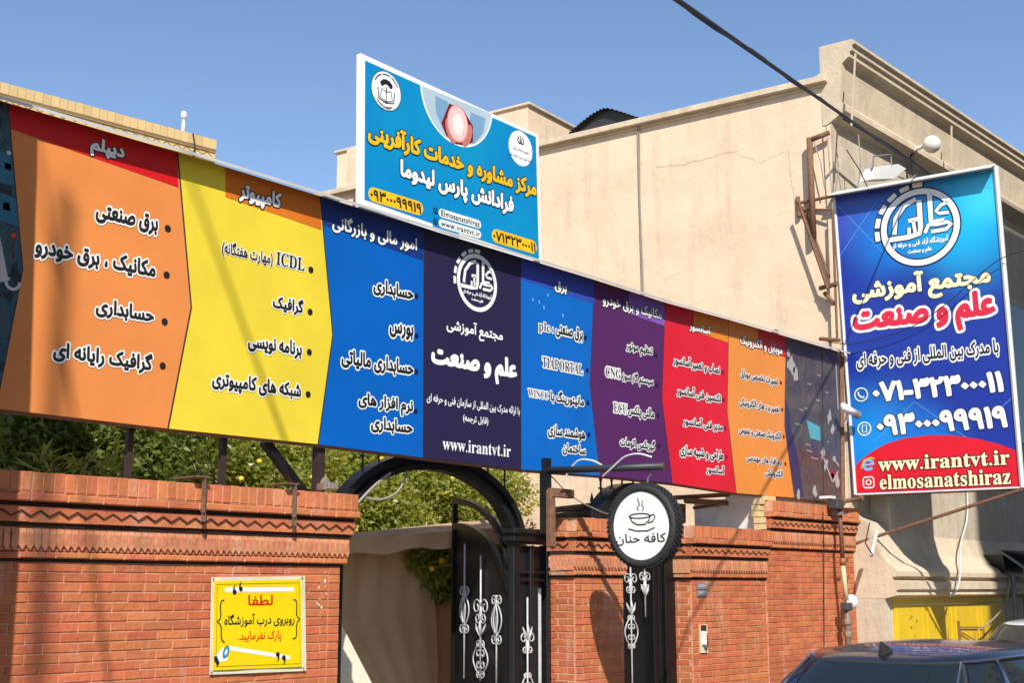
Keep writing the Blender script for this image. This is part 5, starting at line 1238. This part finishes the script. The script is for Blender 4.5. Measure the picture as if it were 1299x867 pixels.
A2, A3 = T1.at(544, 694, -.15), T1.at(600, 690, -.15); B2, B3 = T1.at(544, 900, -.15), T1.at(600, 900, -.15)
sheet(lambda u, v: L2(L2(A2, A3, u), L2(B2, B3, u), v) + Vector((0, .02 * sin(u * 9), 0)), 12, 6, 'curtain', tarp, tt)
MB().tube([T1.at(541, 694, .04), T1.at(545, 900, .04)], .02, 6).build('curtain_pole', mat('timber_pale', (.34, .25, .16), .8), tt)
D0, D1, E0, E1 = T2.at(432, 684), T2.at(664, 668), T1.at(426, 694), T1.at(672, 652)
F0, F1 = T2.at(434, 680), T2.at(664, 655)
sheet(lambda u, v: L2(L2(D0, D1, u), L2(T1.at(430, 678), T1.at(664, 655), u), v) + Vector((0, 0, .03 * sin(u * 17) * (1 - abs(2 * v - 1)) - .06 * sin(pi * v))), 40, 8, 'awning_cloth', tarp2, tt)
sheet(lambda u, v: L2(D0, D1, u) + Vector((0, .015 * sin(u * 30), -.16 * v * (1 - .1 * u) + .02 * sin(u * 21) * v)), 40, 3, 'valance', tarp, tt)
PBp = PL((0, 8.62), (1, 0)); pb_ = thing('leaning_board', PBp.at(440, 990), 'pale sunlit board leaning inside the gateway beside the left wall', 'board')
MB().ext([PBp.at(414, 766), PBp.at(421, 770), PBp.at(440, 806), PBp.at(472, 868), PBp.at(476, 1080), PBp.at(410, 1080)], (0, .03, 0)).build('board_sheet', mat('pale_board', (.72, .58, .40), .9, var=.2, dirt=.3), pb_)  # thin sheet added and shaped as the sunlit patch on the tarp
# pale inner house wall far behind the trees
iw = thing('yard_house', (0, 18, 0), 'pale plastered house wall behind the orange trees', 'building')
MB().box((0, 17.5, 0), (13.6, 18, 4.3)).build('wall', plaster, iw)
# timber and sticks lying behind the low wall
tim = mat('old_timber', (.20, .14, .09), .9, var=.4, vscale=12)
for k, (a, b, o0, o1, r) in enumerate((((870, 636), (958, 640), -.3, -.6, .03), ((855, 632), (925, 628), -.4, -.3, .025), ((880, 645), (950, 634), -.7, -.4, .02), ((700, 648), (760, 641), -.5, -.6, .03), ((702, 655), (768, 650), -.7, -.4, .025))):
    o = MB().tube([WL.at(*a, o0), WL.at(*b, o1)], r, 6).build('timber', tim)
    tag(o, ['longest old timber lying behind the low brick wall under the red panel', 'short timber just under the foot of the red panel', 'thin stick crossing the timbers over the low wall', 'upper old pole lying behind the narrow brick pier', 'lower old pole lying behind the narrow brick pier'][k], 'timber')
cv = mat('canvas_grey', (.20, .16, .13), .85, var=.2)
o = MB().ext([WL.at(700, 654, -.8), WL.at(760, 642, -.8), WL.at(800, 634, -1.2), WL.at(870, 640, -1.2), WL.at(870, 664, -1.2), WL.at(700, 668, -.8)], (0, .05, 0)).build('canvas_screen', cv); tag(o, 'grey brown canvas screen stretched behind the narrow brick pier', 'canvas')

# ------------------------------------------------------------------ trees
leafA = mat('leaf_green', (.14, .18, .03), .34, rand=.0, c2=(.32, .34, .07), vscale=4, spec=.5)
leafB = mat('leaf_dark', (.09, .135, .028), .4, c2=(.18, .22, .045), vscale=4)
leafC = mat('leaf_bamboo', (.15, .19, .05), .5, c2=(.26, .28, .09), vscale=5)
for lm_ in (leafA, leafB, leafC):
    N = lm_.node_tree.nodes; L = lm_.node_tree.links; pb = N['Principled BSDF']; outn = [n for n in N if n.type == 'OUTPUT_MATERIAL'][0]
    tr = N.new('ShaderNodeBsdfTranslucent'); src = pb.inputs['Base Color'].links[0].from_socket; g_ = N.new('ShaderNodeMix'); g_.data_type = 'RGBA'; g_.blend_type = 'MULTIPLY'; g_.inputs[0].default_value = 1
    L.new(src, g_.inputs[6]); g_.inputs[7].default_value = (2.2, 2.0, .7, 1); L.new(g_.outputs[2], tr.inputs[0])
    ms = N.new('ShaderNodeMixShader'); ms.inputs[0].default_value = .42; L.new(pb.outputs[0], ms.inputs[1]); L.new(tr.outputs[0], ms.inputs[2]); L.new(ms.outputs[0], outn.inputs[0])
bark = mat('bark', (.13, .095, .065), .9, var=.4, vscale=15, bump=.4)
fruitm = mat('orange_fruit', (.72, .42, .02), .5, c2=(.70, .55, .03), vscale=7)
def leaf_cloud(rg, clumps, n, ln, wd, thin=1.):
    mb = MB(); tot = sum(c[1] ** 2 for c in clumps)
    for c, r, sq in [(c[0], c[1], c[2] if len(c) > 2 else .8) for c in clumps]:
        for _ in range(int(n * r * r / tot)):
            d = Vector((rg.gauss(0, 1), rg.gauss(0, 1), rg.gauss(0, 1))).normalized(); q = r * (rg.random() ** .38)
            p = Vector(c) + Vector((d.x * q, d.y * q, d.z * q * sq))
            t = (d * .5 + Vector((rg.uniform(-1, 1), rg.uniform(-1, 1), rg.uniform(-1, .3)))).normalized(); s = t.cross(Vector((rg.uniform(-1, 1), rg.uniform(-1, 1), rg.uniform(-1, 1)))).normalized()
            l = ln * rg.uniform(.6, 1.25); w_ = wd * rg.uniform(.7, 1.2); nrm = t.cross(s) * w_ * .35
            mb.add([p, p + t * l * .45 + s * w_ + nrm, p + t * l, p + t * l * .45 - s * w_ + nrm], [(0, 1, 2), (0, 2, 3)])
    return mb
def tree(loc, label, clumps, n, lm, ln=.072, wd=.021, fruits=(), trunk_r=.09, seed=1, top=2.1):
    rg = random.Random(seed); t = thing('orange_tree', loc, label, 'tree', 'trees behind the brick wall'); L0 = Vector(loc)
    mb = MB(); fork = L0 + Vector((.05, .05, top * .5)); mb.tube([L0, L0 + Vector((.03, .0, top * .25)), fork], [trunk_r, trunk_r * .8, trunk_r * .7], 8)
    for c in clumps:
        e = Vector(c[0]); m_ = fork.lerp(e, .5) + Vector((rg.uniform(-.15, .15), rg.uniform(-.15, .15), .1)); mb.tube([fork, m_, e], [trunk_r * .5, trunk_r * .3, trunk_r * .12], 6)
        for _ in range(3):
            mb.tube([m_, e + Vector((rg.uniform(-1, 1), rg.uniform(-1, 1), rg.uniform(-.6, .8))) * c[1] * .8], [trunk_r * .18, .005], 5)
    mb.build('trunk', bark, t, smooth=True)
    leaf_cloud(rg, clumps, n, ln, wd).build('crown', lm, t, fix=False)
    for p in fruits: MB().ball(p, .034 * rg.uniform(.75, 1.15), 10, .95).build('fruit', fruitm, t, smooth=True)
def plat(Y): return PL((0, Y), (1, 0))
def cl(x, y, Y, r, sq=.8): return (tuple(plat(Y).at(x, y)), r, sq)
FR_ = lambda Y, *L: [plat(Y).at(*p) for p in L]
tree((9.4, 12.5, 0), 'fruiting orange tree filling the top of the arched gate', [cl(470, 640, 12.3, 0.63), cl(520, 620, 12.5, 0.68), cl(570, 640, 12.4, 0.68), cl(500, 670, 12.1, 0.57), cl(545, 600, 12.7, 0.68), cl(600, 665, 12.6, 0.57), cl(460, 590, 12.7, 0.57), cl(440, 650, 12.2, 0.46), cl(620, 625, 12.9, 0.48), cl(430, 600, 12.7, 0.51)],
     27000, leafA, ln=.08, wd=.024, fruits=FR_(11.95, (452, 636), (519, 651), (546, 655), (543, 660), (523, 620), (477, 589), (500, 582), (452, 673), (574, 607), (609, 635), (567, 626), (484, 583), (535, 649)), seed=3)
tree((11.3, 12.2, 0), 'small orange tree with thin branches right of the gate arch', [cl(640, 610, 12, .38), cl(655, 630, 12, .34), cl(625, 600, 12.2, .35)], 1500, leafA, fruits=FR_(11.9, (655, 641), (668, 648), (648, 622)), seed=5, trunk_r=.05)
tree((9.4, 9.9, 0), 'low orange tree showing below the brown awning beside the gate leaf', [cl(555, 715, 9.6, .34), cl(575, 700, 9.7, .3), cl(535, 706, 9.65, .26), cl(565, 740, 9.6, .24), cl(630, 690, 9.8, .3), cl(640, 720, 9.9, .28)], 6500, leafA, ln=.075, fruits=FR_(9.35, (560, 712), (548, 722), (576, 726)), seed=8, trunk_r=.05, top=1.6)
tree((5.4, 10.6, 0), 'dense dark tree behind the left brick wall under the orange panel', [cl(20, 545, 10.2, 0.74), cl(90, 540, 10.2, 0.74), cl(150, 560, 10.2, 0.64), cl(50, 580, 10.1, 0.53), cl(120, 590, 9.9, 0.48), cl(200, 560, 10.4, 0.64), cl(-10, 600, 9.9, 0.53), cl(180, 600, 9.9, 0.42)], 20000, leafB, ln=.085, wd=.024, seed=11)
tree((7.0, 11.0, 0), 'orange tree behind the left brick wall under the yellow panel', [cl(250, 575, 10.7, 0.53), cl(300, 590, 10.8, 0.45), cl(230, 600, 10.3, 0.42), cl(330, 610, 10.6, 0.36), cl(395, 585, 10.9, 0.36), cl(275, 560, 11.1, 0.53), cl(370, 615, 10.6, 0.28), cl(345, 575, 11.2, 0.32)], 12000, leafA, fruits=FR_(10.1, (329, 586), (306, 608), (396, 606)), seed=13)
tree((5.8, 11.4, 0), 'tall tree behind the yellow panel showing above the wall', [cl(170, 530, 11.2, .8), cl(260, 545, 11.3, .6), cl(60, 530, 11.2, .8), cl(0, 540, 11.3, .7)], 11000, leafB, ln=.11, wd=.028, seed=17)
def tuft(x, y, Y, n, ln, label, seed, m=leafC):
    rg = random.Random(seed); c = plat(Y).at(x, y); t = thing('bamboo_tuft', (c.x, c.y, 0), label, 'plant', 'leafy shoots behind the left wall'); mb = MB()
    for _ in range(n):
        a = rg.uniform(0, 6.283); el_ = rg.uniform(-.4, 1.1); d = Vector((cos(a) * cos(el_), sin(a) * cos(el_), sin(el_))); l = ln * rg.uniform(.5, 1.1); s = d.cross(Vector((0, 0, 1))).normalized() * ln * .055
        p = c + Vector((rg.uniform(-.08, .08), rg.uniform(-.05, .05), rg.uniform(-.08, .05))); q = Vector((0, 0, -.12 * l))
        mb.add([p, p + d * l * .4 + s, p + d * l * .75 + s * .7 + q * .5, p + d * l + q, p + d * l * .75 - s * .7 + q * .5, p + d * l * .4 - s], [(0, 1, 2, 3), (0, 3, 4, 5)])
    mb.build('leaves', m, t, fix=False); MB().tube([(c.x, c.y, 0), (c.x + .05, c.y, c.z)], [.018, .01], 6).build('stem', bark, t)
for i, (x, y, Y, n, ln, l) in enumerate(((110, 590, 8.1, 34, .24, 'leafy bamboo shoot behind the wall coping, leftmost of the tufts'), (148, 592, 8.2, 40, .22, 'pale leafy shoot between the two left posts over the wall'), (222, 604, 8.1, 18, .2, 'small bright shoot just left of the first coping clip'), (265, 596, 8.3, 24, .24, 'long leaved shoot behind the coping between the clips'), (60, 585, 8.4, 30, .22, 'dim leafy shoot at the shaded left end of the wall'))): tuft(x, y, Y, n, ln, l, 40 + i)

# ------------------------------------------------------------------ cars
glass = mat('car_glass', (.012, .016, .018), .03, spec=.9)
chrome = mat('chrome', (.75, .75, .76), .12, metal=1)
rubber = mat('car_rubber', (.02, .02, .02), .7)
rim_m = mat('alloy', (.45, .45, .46), .3, metal=.9)
redl = mat('tail_light', (.35, .01, .01), .15)
def smooth(a, b, t): t = max(0, min(1, (t - a) / (b - a))); return t * t * (3 - 2 * t)
def car(loc, yaw, label, paint, sc_=1., zs=1.):
    t = thing('parked_car', loc, label, 'car', 'parked cars'); t.rotation_euler = (0, 0, yaw); t.scale = (sc_, sc_, sc_ * zs)
    def bld(mb, nm, m, par=t, sm=True, bv=0):
        o = mb.build(nm, m, None, smooth=sm, bevel=bv); o.parent = par; return o
    # lower body
    st = [-2.26, -2.2, -2.0, -1.75, -1.4, -1.0, -.4, .2, .8, 1.2, 1.6, 1.95, 2.15, 2.24]
    ring = []; mb = MB()
    for x in st:
        e = 1 - .30 * smooth(1.6, 2.3, x) - .22 * smooth(1.7, 2.3, -x)
        w_ = .90 * e; deck = (1.0 if x < 0 else .97) - .30 * smooth(1.2, 2.3, x) - .16 * smooth(2.0, 2.28, -x); zl = .22 + .12 * smooth(1.9, 2.3, abs(x)); zs_ = deck - .06
        half_ = [(0, deck), (w_ * .55, deck - .004), (w_ * .86, zs_ + .03), (w_ * .965, zs_ - .04), (w_, zs_ - .18), (w_ * .995, .5), (w_ * .96, zl + .1), (w_ * .85, zl), (0, zl)]
        ring.append([(x, y, z) for y, z in half_] + [(x, -y, z) for y, z in reversed(half_[1:-1])])
    n = len(ring[0]); mb.add([p for r_ in ring for p in r_], [(i * n + k, i * n + (k + 1) % n, (i + 1) * n + (k + 1) % n, (i + 1) * n + k) for i in range(len(ring) - 1) for k in range(n)] + [tuple(range(n)), tuple((len(ring) - 1) * n + k for k in range(n))])
    body = bld(mb, 'body', paint)
    # greenhouse: superellipse belt to superellipse roof
    E_ = 3.8
    def con(th, a, b): c, s = cos(th), sin(th); return (a * abs(c) ** (2 / E_) * (1 if c >= 0 else -1), b * abs(s) ** (2 / E_) * (1 if s >= 0 else -1))
    def S(th, v, off=0.):
        xb, yb = con(th, 1.50, .80); xr, yr = con(th, .80, .55); xb += -.30; xr += -.42
        bul = .035 * sin(pi * v); x = xb + (xr - xb) * v; y = yb + (yr - yb) * (v ** 1.25); L = hypot(xr - (-.42), yr) + 1e-6; nx, ny = (xr + .42) / L, yr / L
        z = .94 + (1.405 - .94) * (v ** .92) - .03 * v * abs((xr + .42) / .8) ** 3; return (x + nx * (bul + off), y + ny * (bul + off), z + off * .5)
    mb = MB(); nt_ = 96; nv = 10; vs = [S(2 * pi * k / nt_, j / nv) for j in range(nv + 1) for k in range(nt_)]
    fs = [(j * nt_ + k, j * nt_ + (k + 1) % nt_, (j + 1) * nt_ + (k + 1) % nt_, (j + 1) * nt_ + k) for j in range(nv) for k in range(nt_)]
    m_ = 6
    base = len(vs) - nt_
    for j in range(1, m_ + 1):
        f = 1 - j / m_
        for k in range(nt_):
            x, y, z = S(2 * pi * k / nt_, 1); vs.append((-.42 + (x + .42) * f, y * f, 1.375 + (z - 1.375) * (f ** 2) + .075 * (1 - f ** 2.2)))
        b0, b1 = base, len(vs) - nt_; fs += [(b0 + k, b0 + (k + 1) % nt_, b1 + (k + 1) % nt_, b1 + k) for k in range(nt_)]; base = b1
    mb.add(vs, fs); gh = bld(mb, 'roof', paint)
    def patch(t0, t1, v0, v1, nm, m, off=.005, nu=24, nvv=8, par=gh, r=.0):
        mb = MB(); g = [S(t0 + (t1 - t0) * i / nu, v0 + (v1 - v0) * j / nvv, off) for j in range(nvv + 1) for i in range(nu + 1)]
        mb.add(g, [(j * (nu + 1) + i, j * (nu + 1) + i + 1, (j + 1) * (nu + 1) + i + 1, (j + 1) * (nu + 1) + i) for j in range(nvv) for i in range(nu)]); return bld(mb, nm, m, par)
    patch(pi - .70, pi + .70, .04, .93, 'rear_window', glass); patch(-.76, .76, .04, .93, 'windscreen', glass)
    patch(pi - .74, pi + .74, .01, .96, 'window_seal', rubber, .0025)
    for y, z in ((.5, 1),): pass
    tq = lambda q: acos(max(-1, min(1, (1 if q >= 0 else -1) * abs(q) ** 2.5)))
    for sg in (1, -1):
        for q0, q1, nm in ((.86, .06, 'side_window'), (-.02, -.66, 'side_window'), (-.71, -.88, 'quarter_window')):
            a, b = sg * tq(q0), sg * tq(q1); patch(a, b, .07, .90, nm, glass, .005, 12)
        P_ = [S(sg * tq(q), .93, .012) for q in [.88 - 1.78 * k / 24 for k in range(25)]]; Q_ = [S(sg * tq(q), .045, .012) for q in [-.90 + 1.78 * k / 24 for k in range(25)]]
        bld(MB().tube(P_ + [S(sg * tq(-.93), .5, .012)] + Q_, .009, 5, closed=True), 'window_trim', chrome, gh)
        for q in (.02, -.68): bld(MB().tube([S(sg * tq(q), .06, .008), S(sg * tq(q), .5, .008), S(sg * tq(q), .92, .008)], .016, 4), 'pillar', chrome if q < 0 else rubber, gh)
        for x in (1.38, -1.36):
            wh = MB().lathe([(.20, -.09), (.31, -.11), (.325, -.09), (.325, .07), (.31, .10), (.20, .10)], (x, sg * .80, .325), (0, sg, 0), 28); o_ = bld(wh, 'wheel', rubber)
            bld(MB().lathe([(.20, .06), (.20, .09), (.17, .085), (.05, .10), (0, .10)], (x, sg * .80, .325), (0, sg, 0), 28), 'rim', rim_m, o_)
        bld(MB().box((-2.20, sg * .62 - .12, .72), (-2.10, sg * .62 + .12, .86)), 'tail_lamp', redl, sm=False, bv=.02); bld(MB().box((2.02, sg * .58 - .12, .60), (2.14, sg * .58 + .12, .70)), 'headlight', glass, sm=False, bv=.02)
        bld(MB().lathe([(0, -.09), (.06, -.05), (.07, .04), (0, .07)], (.82, sg * .96, 1.0), (0, 1, 0), 10), 'door_mirror', paint)
    # shark-fin aerial at the back of the roof
    bld(MB().add([(-1.18, -.018, 1.385), (-1.18, .018, 1.385), (-1.06, .022, 1.41), (-1.06, -.022, 1.41), (-1.18, 0, 1.462), (-1.14, 0, 1.455), (-1.06, 0, 1.425)], [(0, 1, 4), (0, 4, 5, 6, 3), (1, 2, 6, 5, 4), (0, 3, 2, 1), (2, 3, 6)]), 'roof_aerial', rubber, gh, False)
    bld(MB().box((-2.28, -.26, .55), (-2.262, .26, .67)), 'number_plate', whitepaint, sm=False)
    return t
navy_p = mat('car_navy', (.006, .010, .026), .26, coat=.6, spec=.5, c2=(.012, .012, .018), vscale=5)
car((8.22, 3.38, 0), radians(-1), 'dark blue saloon with a black roof aerial parked beside the brick wall', navy_p, 1.0, 1.03)
car((17.35, 5.72, 0), radians(0), 'white saloon parked ahead of the dark blue one', mat('car_white', (.74, .75, .76), .25, coat=1), 1.0, 1.0)
